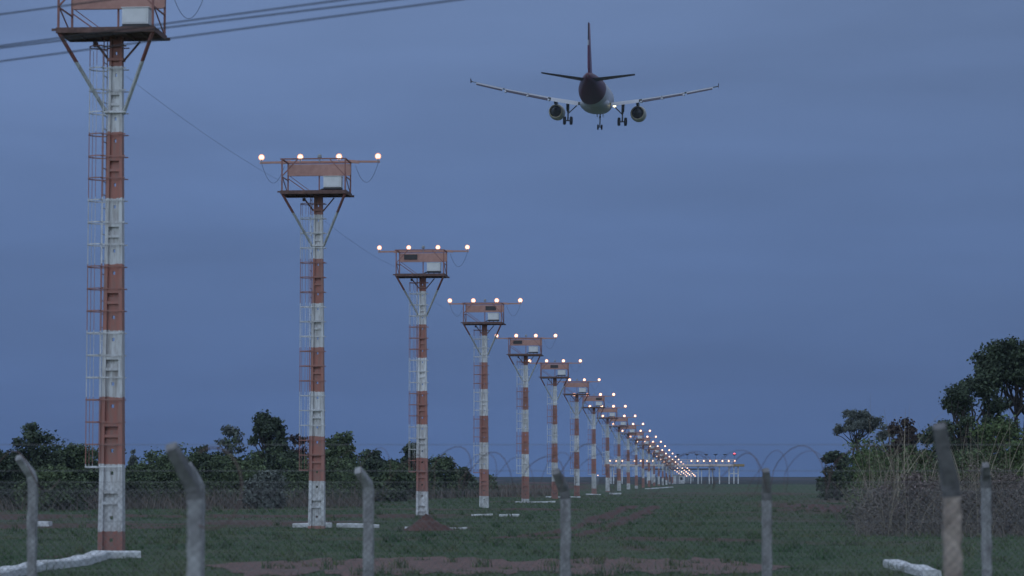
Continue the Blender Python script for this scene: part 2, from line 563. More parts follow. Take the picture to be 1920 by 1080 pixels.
# taller tufts and weeds here and there
tx, ty = fan_points(900, 46, 190, -60, 1980)
kt = fbm(tx + 17, ty, 7) > .46
tx, ty = tx[kt], ty[kt]
nb_ = 26
wx = np.repeat(tx, nb_) + rng.normal(0, .09, len(tx) * nb_); wy = np.repeat(ty, nb_) + rng.normal(0, .09, len(tx) * nb_)
wh = np.repeat(.10 + .26 * rng.random(len(tx)) ** 2, nb_) * (.5 + .6 * rng.random(len(wx)))
Vw, Qw = blades(wx, wy, ground_z(wx, wy) - .01, wh, .012 + .00018 * wy, 1.1, 3)
V, Q = np.concatenate([V, Vw]), np.concatenate([Q, Qw + len(V)])
tag(np_mesh('grass', V, Q, M['grass']), 'short green grass covering the field', 'grass', kind='stuff')


# ------------------------------------------------------------------ vegetation builders
def leaves(centers, radii, per, size, flat=.75, shell=.55):
    cs = np.repeat(np.asarray(centers), per, 0); rs = np.repeat(np.asarray(radii), per)
    n_ = len(cs)
    d = rng.normal(size=(n_, 3)); d /= np.linalg.norm(d, axis=1)[:, None]
    rad = rs * rng.random(n_) ** .55 * (.7 + .75 * rng.random(n_))
    p = cs + d * rad[:, None] * np.array([1, 1, flat])
    nrm = d * .7 + rng.normal(size=(n_, 3)) * .6; nrm[:, 2] += .35
    nrm /= np.linalg.norm(nrm, axis=1)[:, None]
    a = np.cross(nrm, rng.normal(size=(n_, 3))); a /= np.linalg.norm(a, axis=1)[:, None]
    bb = np.cross(nrm, a)
    s = size * (.6 + .8 * rng.random(n_))
    a *= s[:, None] * .5; bb *= s[:, None] * .32
    V = np.stack([p - a, p + bb, p + a, p - bb], 1).reshape(-1, 3)
    Q = np.arange(n_ * 4).reshape(-1, 4)
    return V, Q


def limb(mb, p, q, r0, r1, wob=.08, seg=5, n=6):
    p, q = Vector(p), Vector(q)
    L_ = (q - p).length
    pts, rs = [], []
    for i in range(seg + 1):
        f = i / seg
        o = Vector((rnd.uniform(-1, 1), rnd.uniform(-1, 1), 0)) * wob * L_ * math.sin(math.pi * f)
        pts.append(p.lerp(q, f) + o); rs.append(r0 + (r1 - r0) * f)
    mb.tube(pts, rs, n)
    return pts


def make_tree(name, x, y, h, wdt, leafm, style, label, group, per=None, size=None, cat='tree'):
    """style: round, low, open, umbrella, cone, twiggy"""
    root = empty(name, (x, y, 0))
    tag(root, label, cat, group)
    tr = MB()
    cen, rad = [], []
    size = size or max(.13, y * .0013)
    if style in ('round', 'twiggy'):
        th = h * .38
        top = Vector((rnd.uniform(-.1, .1) * wdt, 0, th))
        limb(tr, (0, 0, -.1), top, .035 * h, .022 * h)
        ncl = 46 if style == 'round' else 30
        for k in range(ncl):
            a = rnd.uniform(0, 2 * math.pi)
            f = rnd.random()
            zz = h * (.16 + .76 * f)
            prof = (1 - max(0, f - .35) ** 1.8 * 1.1) * (.78 + .22 * min(1, f * 3))
            rr = wdt * .5 * prof * math.sqrt(rnd.random()) * .85
            c = Vector((rr * math.cos(a), rr * math.sin(a), zz))
            q_ = wdt * rnd.uniform(.10, .20)
            cen.append(c); rad.append(q_)
            if k % 2 == 0: limb(tr, top, c, .012 * h, .004 * h, .12, 4, 5)
        cen.append(Vector((rnd.uniform(-.12, .12) * wdt, 0, h * .93))); rad.append(h * .075)
        per = per or (170 if style == 'round' else 75)
    elif style == 'low':
        for k in range(5):
            limb(tr, (0, 0, -.1), (rnd.uniform(-.3, .3) * wdt, rnd.uniform(-.3, .3) * wdt, h * rnd.uniform(.5, .8)), .02 * h, .006 * h, .1, 4, 5)
        for k in range(44):
            a = rnd.uniform(0, 2 * math.pi); f = rnd.random()
            rr = wdt * .5 * math.sqrt(rnd.random()) * (1 - .55 * f ** 2)
            q_ = min(wdt * .16, h * .2) * rnd.uniform(.7, 1.2)
            cen.append(Vector((rr * math.cos(a), rr * math.sin(a), q_ * .6 + (h - 1.5 * q_) * f))); rad.append(q_)
        cen.append(Vector((rnd.uniform(-.2, .2) * wdt, 0, h * .9))); rad.append(h * .1)
        per = per or 170
    elif style == 'cone':
        limb(tr, (0, 0, -.1), (0, 0, h * .95), .03 * h, .006 * h, .02)
        for k in range(22):
            f = rnd.random(); a = rnd.uniform(0, 2 * math.pi)
            rr = wdt * .38 * (1 - f) * rnd.random() ** .5
            cen.append(Vector((rr * math.cos(a), rr * math.sin(a), h * (.15 + .8 * f)))); rad.append(wdt * (.2 - .12 * f))
        per = per or 90
    elif style in ('umbrella', 'open'):
        nst = 4 if style == 'umbrella' else 2
        for sidx in range(nst):
            bx = (sidx - (nst - 1) / 2) * wdt * .13
            top = Vector((bx + rnd.uniform(-.06, .06) * wdt, rnd.uniform(-.1, .1) * wdt, h * rnd.uniform(.52, .62)))
            limb(tr, (bx * .5, 0, -.1), top, .017 * h, .011 * h, .05)
            for k in range(10 if style == 'umbrella' else 14):
                a = rnd.uniform(0, 2 * math.pi)
                rr = wdt * .5 * math.sqrt(rnd.uniform(.1, 1)) * .8
                f = rnd.random()
                c = Vector((rr * math.cos(a) * 1.0, rr * math.sin(a), h * (.72 + .20 * f) - rr * .12))
                limb(tr, top, c, .007 * h, .003 * h, .1, 4, 5)
                for j in range(4):
                    cen.append(c + Vector((rnd.uniform(-1, 1), rnd.uniform(-1, 1), rnd.uniform(-.25, .4))) * wdt * .09)
                    rad.append(wdt * rnd.uniform(.06, .115) * (1 if style == 'umbrella' else .75))
        per = per or (150 if style == 'umbrella' else 70)
    tr.build('trunk', M['bark'], root, smooth=True)
    V, Q = leaves([tuple(c) for c in cen], rad, per, size)
    zmax = V[:, 2].max()
    V[:, 2] *= h / zmax
    np_mesh('crown', V, Q, leafm, root)
    return root


def veg(px, top, d, wpx, leafm, style, label, group, name='tree', cat='tree', **k):
    p = at(px, top, d)
    make_tree(name, p.x, d, p.z, wpx / F * d, M[leafm], style, label, group, cat=cat, **k)


GL = 'trees and shrubs along the left side of the field'
GR = 'trees and shrubs along the right side of the field'
veg(58, 788, 145, 118, 'leaf_dark', 'round', 'dark round crowned tree behind the leftmost fence post', GL)
veg(-12, 838, 140, 100, 'leaf_dark', 'low', 'low dark shrub cut by the left edge of the picture', GL, 'shrub', 'shrub')
veg(132, 826, 150, 110, 'leaf_mid', 'round', 'bushy green tree just left of the nearest tower', GL)
veg(100, 868, 138, 150, 'leaf_mid', 'low', 'wide green shrub under the round crowned tree at the far left', GL, 'shrub', 'shrub')
veg(205, 856, 152, 110, 'leaf_dark', 'low', 'dark shrub half hidden behind the foot of the nearest tower', GL, 'shrub', 'shrub')
veg(250, 841, 230, 40, 'leaf_grey', 'cone', 'narrow pointed grey green tree right of the nearest tower, the taller of two', GL)
veg(284, 852, 230, 36, 'leaf_grey', 'cone', 'small narrow tree in the gap between nearest tower and blurred near fence post', GL)
veg(270, 868, 165, 120, 'leaf_mid', 'low', 'green shrub filling the low gap right of the nearest tower', GL, 'shrub', 'shrub')
veg(335, 846, 158, 110, 'leaf_mid', 'round', 'mid green tree behind the blurred near fence post on the left', GL)
veg(388, 832, 165, 100, 'leaf_dark', 'round', 'dark green tree right of the blurred near fence post', GL)
veg(432, 795, 172, 84, 'leaf_grey', 'twiggy', 'thin grey twiggy tree left of the tallest dark tree', GL)
veg(503, 767, 172, 88, 'leaf_dark', 'round', 'tallest dark tree of the left treeline, left of the second tower', GL, per=210)
veg(452, 850, 160, 130, 'leaf_mid', 'low', 'green shrub at the foot of the thin grey twiggy tree', GL, 'shrub', 'shrub')
veg(552, 812, 178, 92, 'leaf_brown', 'twiggy', 'brownish half bare tree directly behind the second tower pole', GL)
veg(536, 840, 170, 120, 'leaf_dark', 'low', 'dark shrub under the tallest tree of the left treeline', GL, 'shrub', 'shrub')
veg(638, 806, 182, 84, 'leaf_mid', 'round', 'spreading green tree just right of the second tower', GL)
veg(620, 850, 176, 110, 'leaf_mid', 'low', 'leafy shrub at the foot of the second tower\'s right hand tree', GL, 'shrub', 'shrub')
veg(708, 840, 196, 104, 'leaf_dark', 'round', 'broad dark tree between the second and third towers', GL)
veg(742, 862, 190, 100, 'leaf_mid', 'low', 'low green shrub left of the third tower pole', GL, 'shrub', 'shrub')
veg(776, 826, 214, 62, 'leaf_dark', 'round', 'dark upright tree partly hidden by the third tower pole', GL)
veg(826, 850, 222, 84, 'leaf_mid', 'round', 'green tree just right of the third tower pole', GL)
veg(862, 874, 232, 64, 'leaf_dark', 'low', 'last dark shrub where the left treeline slopes down to the fourth tower', GL, 'shrub', 'shrub')
veg(908, 902, 262, 60, 'leaf_dark', 'low', 'low dark shrub behind the fourth tower pole', GL, 'shrub', 'shrub')
veg(497, 880, 146, 84, 'leaf_grey', 'low', 'pale silvery shrub in front of the left treeline', GL, 'shrub', 'shrub', per=170)

veg(1912, 628, 122, 190, 'leaf_dark', 'umbrella', 'tall umbrella crowned tree with bare stems at the right edge', GR, per=150)
veg(1838, 690, 120, 116, 'leaf_dark', 'round', 'dense dark tree leaning against the tall umbrella crowned tree', GR, per=210)
veg(1800, 716, 116, 96, 'leaf_dark', 'round', 'dark tree left of the dense dark tree, behind the near right post', GR, per=230)
veg(1602, 765, 205, 98, 'leaf_grey', 'open', 'airy pale tree with open crown at the left end of the right thicket', GR, per=110, size=.17)
veg(1660, 790, 192, 60, 'leaf_grey', 'twiggy', 'small thin tree right of the airy pale tree', GR)
veg(1694, 781, 152, 80, 'leaf_brown', 'round', 'brownish dark tree in the middle of the right thicket', GR)
veg(1758, 792, 142, 84, 'leaf_dark', 'round', 'small dark tree beside the blurred near post on the right', GR)
veg(1568, 842, 198, 70, 'leaf_dark', 'low', 'dark shrub at the outer left end of the right thicket', GR, 'shrub', 'shrub')
veg(1622, 842, 165, 90, 'leaf_mid', 'low', 'green shrub under the airy pale tree', GR, 'shrub', 'shrub')
veg(1868, 776, 106, 170, 'leaf_light', 'low', 'large fresh green shrub below the tall umbrella crowned tree', GR, 'shrub', 'shrub', per=200)
veg(1725, 828, 120, 130, 'leaf_light', 'low', 'fresh green shrub left of the blurred near post on the right', GR, 'shrub', 'shrub', per=170)
veg(1655, 846, 128, 110, 'leaf_mid', 'low', 'green shrub in front of the brownish dark tree', GR, 'shrub', 'shrub')
veg(1925, 812, 96, 100, 'leaf_light', 'low', 'bright green shrub cut by the right edge of the picture', GR, 'shrub', 'shrub', per=170)
veg(1800, 838, 98, 150, 'leaf_mid', 'low', 'mid green shrub between the two right hand fence posts', GR, 'shrub', 'shrub', per=170)

M['leaf_dry'] = mat('dry_twig_foliage', (.21, .165, .148), (.12, .095, .088), .8, .8, island=.5)
veg(1652, 908, 86, 95, 'leaf_dry', 'low', 'low brown dry shrub at the left front of the right thicket', GR, 'shrub', 'shrub', per=120, size=.09)
veg(1722, 880, 84, 110, 'leaf_dry', 'low', 'taller brown dry shrub just left of the blurred near right post', GR, 'shrub', 'shrub', per=120, size=.09)
veg(1812, 915, 82, 80, 'leaf_dry', 'low', 'brown dry shrub between near right post and slim right post', GR, 'shrub', 'shrub', per=120, size=.09)
veg(1890, 885, 83, 120, 'leaf_dry', 'low', 'brown dry shrub at the right edge, right of the slim post', GR, 'shrub', 'shrub', per=120, size=.09)
veg(1618, 935, 98, 80, 'leaf_mid', 'low', 'small dark green shrub at the outer front corner of the right thicket', GR, 'shrub', 'shrub', per=120, size=.10)

# dry straw at the foot of both treelines, and the tall stalks on the right
sx, sy = fan_points(16000, 128, 190, -60, 700)
k = sy > 133 + (sx + 26) * 1.0
sx, sy = sx[k], sy[k]
V, Q = blades(sx, sy, np.zeros(len(sx)), (.25 + 1.3 * rng.random(len(sx))) * (.15 + 1.5 * fbm(sx, sy, 3.5)), .03 + .035 * rng.random(len(sx)), 1.1, 3)
sx2, sy2 = fan_points(4500, 190, 270, 680, 1040)
k = sy2 > 185 + (sx2 + 11) * 4.0
sx2, sy2 = sx2[k], sy2[k]
V2, Q2 = blades(sx2, sy2, np.zeros(len(sx2)), .4 + .9 * rng.random(len(sx2)), .07 + .05 * rng.random(len(sx2)), .6, 3)
tag(np_mesh('dry_grass', np.concatenate([V, V2]), np.concatenate([Q, Q2 + len(V)]), M['straw']),
    'brown dry grass along the foot of the left treeline', 'dry grass', kind='stuff')
# leafy undergrowth that closes the foot of both treelines
def under(n_, ya, yb, xa, xb, f, hmin, hmax, per, size):
    ux, uy = fan_points(n_, ya, yb, xa, xb)
    k = f(ux, uy)
    ux, uy = ux[k], uy[k]
    hz = hmin + (hmax - hmin) * rng.random(len(ux)) * (.3 + fbm(ux, uy, 6))
    zc = hz * rng.random(len(ux)) ** .7
    Vu, Qu = leaves(np.stack([ux, uy, zc], -1), .35 + .35 * rng.random(len(ux)), per, size)
    Vu[:, 2] = np.abs(Vu[:, 2])
    return Vu, Qu
Va, Qa = under(1150, 150, 175, -60, 690, lambda x, y: y > 146 + (x + 26) * .9, .6, 3.9, 80, .17)
Vb, Qb = under(420, 185, 262, 560, 930, lambda x, y: y > 180 + (x + 16) * 3.4, .4, 2.6, 60, .24)
tag(np_mesh('undergrowth', np.concatenate([Va, Vb]), np.concatenate([Qa, Qb + len(Va)]), M['leaf_mid']),
    'mixed leafy undergrowth filling the left treeline', 'undergrowth', kind='stuff')
Va, Qa = under(700, 98, 135, 1590, 2040, lambda x, y: x / y * F + 960 > 1610 + (fbm(x, y, 5) - .5) * 90, .5, 3.4, 80, .13)
tag(np_mesh('undergrowth', Va, Qa, M['leaf_light']), 'fresh green undergrowth filling the right thicket', 'undergrowth', kind='stuff')
sx, sy = fan_points(5000, 76, 135, 1560, 2060)
edge = 1600 + (fbm(sx, sy, 4) - .5) * 110 + np.clip((sy - 92) * -1.2, -40, 30)
k = (sx / sy * F + 960 > edge)
sx, sy = sx[k], sy[k]
V, Q = blades(sx, sy, np.zeros(len(sx)), (.2 + 1.0 * rng.random(len(sx)) ** 2) * (.1 + 1.5 * fbm(sx, sy, 2.6)), .012 + .016 * rng.random(len(sx)), 1.9, 4)
cx_, cy_ = fan_points(560, 77, 112, 1600, 2000)
kk_ = cx_ / cy_ * F + 960 > 1622 + (fbm(cx_, cy_, 3) - .5) * 150
cx_, cy_ = cx_[kk_], cy_[kk_]
nc_ = len(cx_)
V2, Q2 = leaves(np.stack([cx_, cy_, .1 + 1.6 * rng.random(nc_) ** 1.4 * fbm(cx_, cy_, 2.2) * 1.7], -1), .25 + .65 * rng.random(nc_), 170, .062)
V2[:, 2] = np.abs(V2[:, 2])
tag(np_mesh('dry_brush', np.concatenate([V, V2]), np.concatenate([Q, Q2 + len(V)]), M['brush']),
    'tangled brown brush at the foot of the right thicket', 'dry brush', kind='stuff')
sx, sy = fan_points(1300, 77, 112, 1600, 1990)
clump = vnoise(sx, sy * .3, 1.1) > .42
sx, sy = sx[clump], sy[clump]
hh = .7 + 2.6 * rng.random(len(sx)) * (.3 + 1.0 * vnoise(sx + 8, sy * .3, 1.4))
ex = np.concatenate([rng.normal(c_, 9, n_) for c_, n_ in ((1640, 10), (1660, 14), (1684, 24), (1700, 12), (1735, 8), (1812, 26), (1838, 14), (1868, 14), (1905, 12))])
ey = 82 + 20 * rng.random(len(ex))
sx = np.concatenate([sx, (ex - 960) / F * ey]); sy = np.concatenate([sy, ey]); hh = np.concatenate([hh, 2.7 + 1.9 * rng.random(len(ex))])
wd_ = .012 + .010 * rng.random(len(sx)); wd_[-len(ex):] += .026
V, Q = blades(sx, sy, np.zeros(len(sx)), hh, wd_, .85, 6)
# feathery heads on the stalks
tag(np_mesh('tall_dry_grass', V, Q, M['straw_tall']), 'tall pale dry stalks standing over the right thicket', 'tall grass', kind='stuff')


# ------------------------------------------------------------------ approach light towers
LINE_ROT = math.atan((1370.5 - 960) / F)


def line_x(Y):
    return ((1370.5 - 960) * Y - 2313.4 * 30) / F


def lamp_z(Y):
    return CAM_Z + 11.94 - .406 * Y / 30


HEAD = 1.30                      # lamps above the platform floor


def pole_mb(H):
    """double-T concrete pole; z = 0 at the platform, down to -H"""
    mb = MB()
    wtop, slope = .28, .0245
    W = lambda z: wtop - z * slope          # full width
    zb, zt = -H - .15, .0
    fl = lambda z: W(z) * .19
    D = lambda z: .095 + .010 * -z * .5     # half depth
    # two flanges
    for sgn in (-1, 1):
        def rect(z):
            a, b_ = sgn * W(z) / 2, sgn * (W(z) / 2 - fl(z))
            return (min(a, b_), max(a, b_), -D(z), D(z))
        mb.frustum(zb, rect(zb), zt, rect(zt))
    # web pieces between openings: hole, ledge slot, hole in each 1.5 m band
    cuts = []
    z = -.7 + 1.5
    k = 0
    while z > -H:
        for off, hgt, kind in ((.20, .075, 'hole'), (.70, .085, 'slot'), (1.20, .075, 'hole')):
            c = z - off
            if -H + .2 < c < -.15: cuts.append((c, hgt, kind))
        z -= 1.5
    cuts.sort(reverse=True)
    wi = lambda z: W(z) / 2 - fl(z)
    def web(z0, z1, a, b_):     # a,b fractions of the inner width
        i0, i1 = wi(z0), wi(z1)
        mb.frustum(z0, (i0 * a, i0 * b_, -.035, .035), z1, (i1 * a, i1 * b_, -.035, .035))
    cur = zt
    for c, hgt, kind in cuts:
        web(c + hgt / 2, cur, -1, 1)
        if kind == 'hole':
            web(c - hgt / 2, c + hgt / 2, -1, -.22); web(c - hgt / 2, c + hgt / 2, .22, 1)
        else:
            i = wi(c)
            mb.box((-i, .012, c - hgt / 2 + .001), (i, .035, c + hgt / 2 - .001)); d = D(c) - .012
            mb.box((-i, -d, c + hgt / 2 + .001), (i, -.036, c + hgt / 2 + .07))
            mb.box((-i, -d, c - hgt / 2 - .16), (i, -.036, c - hgt / 2 - .10))
        cur = c - hgt / 2
    web(zb, cur, -1, 1)
    # clamp collars
    for zc in (-.55, -1.75):
        hw = W(zc) / 2 + .03; d = D(zc) + .03
        mb.frustum(zc - .03, (-hw, hw, -d, d), zc + .03, (-hw, hw, -d, d))
    return mb


def hoop_mb(z):
    mb = MB()
    pts = [(.26, -.16, 0), (-.25, -.18, 0)]
    for i in range(9):
        t = -math.pi / 2 - math.pi * i / 8
        pts.append((-.28 + .34 * math.cos(t), .31 * math.sin(t), 0))
    pts += [(-.25, .18, 0), (.26, .16, 0)]
    for p, q_ in zip(pts, pts[1:]):
        mb.bar((p[0], p[1], z), (q_[0], q_[1], z), .010, .026)
    return mb


def lamp_obj(parent, loc, lit=True, r=.070):
    mb = MB()
    mb.tube([(0, .0, -.03), (0, .0, -.20)], .022, 6)
    mb.tube([(0, .02, 0), (0, .10, 0), (0, .17, 0)], [r * 1.02, r * .92, r * .45], 12)
    o = mb.build('lamp', M['galv'], parent, loc)
    lb = MB()
    lb.tube([(0, -.085, 0), (0, -.065, 0), (0, -.03, 0), (0, .018, 0)], [r * .25, r * .6, r * .88, r], 14)
    lb.build('lens', lit, o, smooth=True)
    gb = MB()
    gb.tube([(0, .0, 0), (0, .03, 0)], [r * 1.55, r * 1.1], 16)  # added glowing ring that imitates the glare halo
    gb.build('halo_ring', M['halo'], o)
    return o


PROTO = {}


def make_head(root, H, k):
    """everything above the pole; mesh data shared between the towers"""
    def put(key, name, fn, mats, **kw):
        if key not in PROTO:
            PROTO[key] = fn().build(name, mats, root, (0, 0, H), **kw)
            return PROTO[key]
        src = PROTO[key]
        o = bpy.data.objects.new(name, src.data)
        C.objects.link(o); o.parent = root; o.location = (0, 0, H)
        return o
    X, Y0, Y1 = 1.12, -1.10, .14

    def platform():
        mb = MB()
        for yy in (Y0, Y1):
            mb.box((-X, yy - .03, -.10), (X, yy + .03, .02))
        for xx in (-X + .03, X - .03):
            mb.box((xx - .028, Y0 + .031, -.098), (xx + .028, Y1 - .031, .018))
        for j in range(1, 6):
            xx = -X + j * 2 * X / 6
            mb.box((xx - .02, Y0 + .031, -.085), (xx + .02, Y1 - .031, -.022))
        for j in range(13):
            yy = Y0 + .08 + j * (Y1 - Y0 - .16) / 12
            mb.box((-X + .062, yy - .034, -.02), (X - .062, yy + .034, .0))
        mb.box((-X - .10, Y0 - .02, -.05), (-X - .001, Y0 + .028, .0))
        mb.box((X + .001, Y1 - .028, -.10), (X + .08, Y1 + .02, -.03))
        return mb
    put('platform', 'platform', platform, M['rust'])

    def frame():
        mb = MB()
        T = 1.08
        z0 = .021
        xe = X - .05
        for xx in (-xe, xe):
            mb.bar((xx, Y0, z0), (xx, Y0, T - .021), .045); mb.bar((xx, Y1, z0), (xx, Y1, T - .021), .045)
            mb.bar((xx, Y0 + .03, T), (xx, Y1 - .03, T), .05, .038)
            mb.bar((xx, Y0 + .025, T * .45), (xx, Y1 - .025, T * .45), .03)
            mb.bar((xx, Y0 + .03, T * .47), (xx, Y1 - .05, z0 + .02), .025)
        mb.bar((0, Y1, z0), (0, Y1, T * .66), .04)
        mb.bar((-xe - .06, Y0, T), (xe + .03, Y0, T), .05, .042)
        mb.bar((-xe - .03, Y1, T), (xe + .03, Y1, T), .05, .038)
        for s in (-1, 1):
            mb.bar((s * xe * .99, Y0 - .01, T * .47), (s * xe * .52, Y0 - .01, T - .03), .034)
        mb.bar((-xe * .98, Y1 + .035, T * .5), (-xe * .30, Y1 + .035, z0), .03)
        mb.bar((-xe * .98, Y1 + .07, T * .62), (-xe * .16, Y1 + .07, z0), .02)
        return mb
    put('frame', 'frame', frame, M['tan_frame'])

    def panel():
        mb = MB()
        mb.box((-X + .08, Y1 - .10, .66), (X - .03, Y1 - .04, 1.03))
        mb.box((-X + .10, Y1 - .12, .63), (X - .05, Y1 - .03, .658))
        return mb
    put('panel', 'screen_panel', panel, M['tan'])
    if k in (3, 4, 5, 6, 8):
        s = {3: -.55, 4: .35, 5: -.55, 6: -.05, 8: .5}[k]
        mb = MB(); mb.box((s - .30, Y1 - .132, .74), (s + .30, Y1 - .102, .97))
        mb.build('dark_plate', M['darksteel'], root, (0, 0, H))

    def cabinet():
        mb = MB(); mb.box((.26, -.62, .17), (.86, -.22, .53))
        mb.box((.30, -.632, .20), (.82, -.621, .50))
        mb.box((.24, -.65, .532), (.88, -.20, .55))
        return mb
    cb = put('cabinet', 'equipment_cabinet', cabinet, M['cabinet'])
    def stand():
        mb = MB()
        mb.box((.26, -.60, .11), (.86, -.24, .168))
        for xx in (.32, .56, .80):
            mb.box((xx - .02, -.5, .021), (xx + .02, -.42, .109))
        mb.tube([(.30, -.44, .13), (.2, -.45, .12), (.13, -.46, .08), (.10, -.46, .022)], .03, 6)
        return mb
    st = put('stand', 'cabinet_stand', stand, M['darksteel'])

    def lightbar():
        mb = MB()
        zz = 1.13
        mb.bar((-2.06, Y1 + .09, zz - .012), (-1.0, Y1 + .09, zz), .06, .07)
        mb.bar((2.06, Y1 + .09, zz - .012), (1.0, Y1 + .09, zz), .06, .07)
        mb.bar((-1.0, Y1 + .09, zz), (1.0, Y1 + .09, zz), .07, .07)
        for s in (-1, 1):
            mb.bar((s * 1.0, Y1 + .08, zz + .01), (s * 1.35, Y1 + .08, zz - .02), .09, .10)
        return mb
    put('bar', 'light_bar', lightbar, M['tan'])

    # lamps
    for xx in (-2.0, -.665, .665, 2.0):
        if 'lamp' not in PROTO:
            PROTO['lamp'] = lamp_obj(root, (xx, Y1 + .06, H + HEAD), M['lens'])
        else:
            lc = copy_part(PROTO['lamp'], root, (xx, Y1 + .06, H + HEAD))
            lc.scale = (1.5,) * 3 if k >= 8 else (1.22,) * 3 if k >= 4 else (1, 1, 1)

    def obst():
        mb = MB()
        mb.tube([(0, Y1 + .04, 1.10), (0, Y1 + .04, 1.25)], .025, 6)
        mb.tube([(0, Y1 + .04, 1.25), (0, Y1 + .04, 1.28), (0, Y1 + .04, 1.36), (0, Y1 + .04, 1.39)], [.06, .075, .065, .02], 10)
        return mb
    put('obst', 'beacon', obst, M['galv'])

    def struts():
        mb = MB()
        return mb
    for s in (-1, 1):
        def front(s=s):
            return MB().bar((s * 1.06, -1.06, -.10), (s * .19, -.06, -1.78), .062)
        put(('fs', s), 'strut', front, M['strut'])
        def back(s=s):
            mb = MB().bar((s * .52, .10, -.12), (s * .17, .02, -.56), .045)
            if s < 0: mb.box((-.56, .05, -.22), (-.46, .15, -.121))
            return mb
        put(('bs', s), 'strut', back, M['rust'])
    # drooping cables from the outer lamps
    def droop(s):
        mb = MB()
        pts = []
        for i in range(13):
            f = i / 12
            pts.append((s * (2.0 - .78 * f), Y1 + .12, 1.08 - .62 * (1 - (2 * f - 1) ** 2) - .08 * f))
        return mb.tube(pts, .006, 5)
    if k <= 8:
        for s in ((1,) if k % 2 else (1, -1)):
            put(('droop', s), 'drooping_cable', lambda s=s: droop(s), M['cable'])


def make_ladder(root, H, k):
    zb = -H + 1.95
    mb = MB()
    rail_y = .17
    for yy in (-rail_y, rail_y):
        mb.bar((-.25 - .0, yy, zb), (-.25, yy, -.05), .022)
    if k <= 6:
        z = zb + .15
        while z < -.1:
            mb.bar((-.25, -rail_y + .012, z), (-.25, rail_y - .012, z), .016); z += .30
    lad = mb.build('ladder', M['bands'], root, (0, 0, H))
    sl = MB()
    for t in (-90 - 18, -90 - 60, -180, -90 - 120, -90 - 162):
        a = R(t)
        sl.bar((-.28 + .335 * math.cos(a), .305 * math.sin(a), zb), (-.28 + .335 * math.cos(a), .305 * math.sin(a), -.32), .011, .005)
    sl.bar((-.62, 0, zb), (-.30, 0, zb), .02)
    sl.build('cage_bars', M['bands'], lad)
    zs = []
    z = zb + .02
    while z < -.25:
        zs.append(z); z += .5
    if k <= 5:
        for z in zs:
            hoop_mb(z).build('hoop', M['bands'], lad)
    else:
        mb = MB()
        for z in zs: 
            h_ = hoop_mb(z); mb.add(h_.v, h_.f)
        mb.build('hoops', M['bands'], lad)


M['strut'] = banded('strut_paint', (.26, .085, .07), (.62, .64, .62), (.2, .16, .13))
M['tan_frame'] = mat('faded_red_frame', (.33, .15, .12), (.23, .10, .085), 5, .7)

ORD = ['', 'nearest', 'second', 'third', 'fourth', 'fifth', 'sixth', 'seventh', 'eighth', 'ninth', 'tenth', 'eleventh', 'twelfth', 'thirteenth',
       'fourteenth', 'fifteenth', 'sixteenth', 'seventeenth', 'eighteenth', 'nineteenth', 'twentieth']
TL = {1: 'largest red and white banded tower, its lamps cut off by the picture top',
      2: 'tall banded tower with four lit lamps, right beside the largest tower',
      3: 'banded light tower with red earth heap at its foot',
      4: 'banded light tower with a dark plate above its white cabinet, right of the earth heap',
      5: 'banded light tower just left of the sixth, dark plate left of centre on its panel',
      6: 'banded light tower standing behind the middle fence post'}
GT = 'approach light towers in a receding row'
towers = {}
for k in range(1, 21):
    Y = 30.0 * (k + 1)
    x = line_x(Y) - {1: .02, 2: .07}.get(k, 0)
    H = lamp_z(Y) - HEAD + {1: .15, 2: .13, 3: .02}.get(k, 0)
    root = empty('approach_light_tower', (x, Y, 0), -LINE_ROT + (R(rnd.uniform(-1.2, 1.2)) if k > 3 else 0))
    if k > 3: root.rotation_euler[1] = R(rnd.uniform(-.2, .2))
    tag(root, TL.get(k, 'banded light tower, %s in the row counted from the largest tower' % ORD[k]), 'light tower', GT)
    towers[k] = (root, x, Y, H)
    pole_mb(H).build('pole', M['bands'], root, (0, 0, H))
    make_head(root, H, k)
    if H > 3.2 and k <= 14: make_ladder(root, H, k)

# low lamp rows that carry the line on to the runway
for k in range(21, 29):
    Y = 30.0 * (k + 1)
    x = line_x(Y); zl = lamp_z(Y)
    root = empty('low_light_bar', (x, Y, 0), -LINE_ROT)
    tag(root, 'low bar of four lit lamps near the runway end, %s beyond the last tower' % ['first', 'second', 'third', 'fourth', 'fifth', 'sixth', 'seventh', 'eighth'][k - 21],
        'light bar', 'low light bars at the runway end')
    mb = MB(); mb.bar((-2.1, 0, zl - .2), (2.1, 0, zl - .2), .07)
    mb.build('bar', M['galv'], root)
    for s in (-1.4, 1.4):
        MB().box((s - .05, -.05, -.1), (s + .05, .05, zl - .236)).build('leg', M['whitewash'], root)
    for xx in (-2.0, -.665, .665, 2.0):
        copy_part(PROTO['lamp'], root, (xx, -.04, zl)).scale = (2.0,) * 3


# cables strung from tower to tower
def world_of(root, p):
    return root.rotation_euler.to_matrix() @ Vector(p) + root.location


for a in range(1, 4):
    ra_, rb_ = towers[a][0], towers[a + 1][0]
    p = world_of(ra_, (.2, .1, towers[a][3] - .9)); q_ = world_of(rb_, (-1.1, 0, towers[a + 1][3] + .35))
    pts = []
    for i in range(25):
        f = i / 24
        v = p.lerp(q_, f); v.z -= .14 * 4 * f * (1 - f)
        pts.append(v)
    o = MB().tube(pts, .0032, 5).build('tower_cable', M['cable'])
    tag(o, ['thin cable sagging from the largest tower to the second tower', 'thin cable running from the second tower to the third tower',
            'thin cable running from the third tower to the fourth tower'][a - 1], 'cable', 'thin cables between towers')


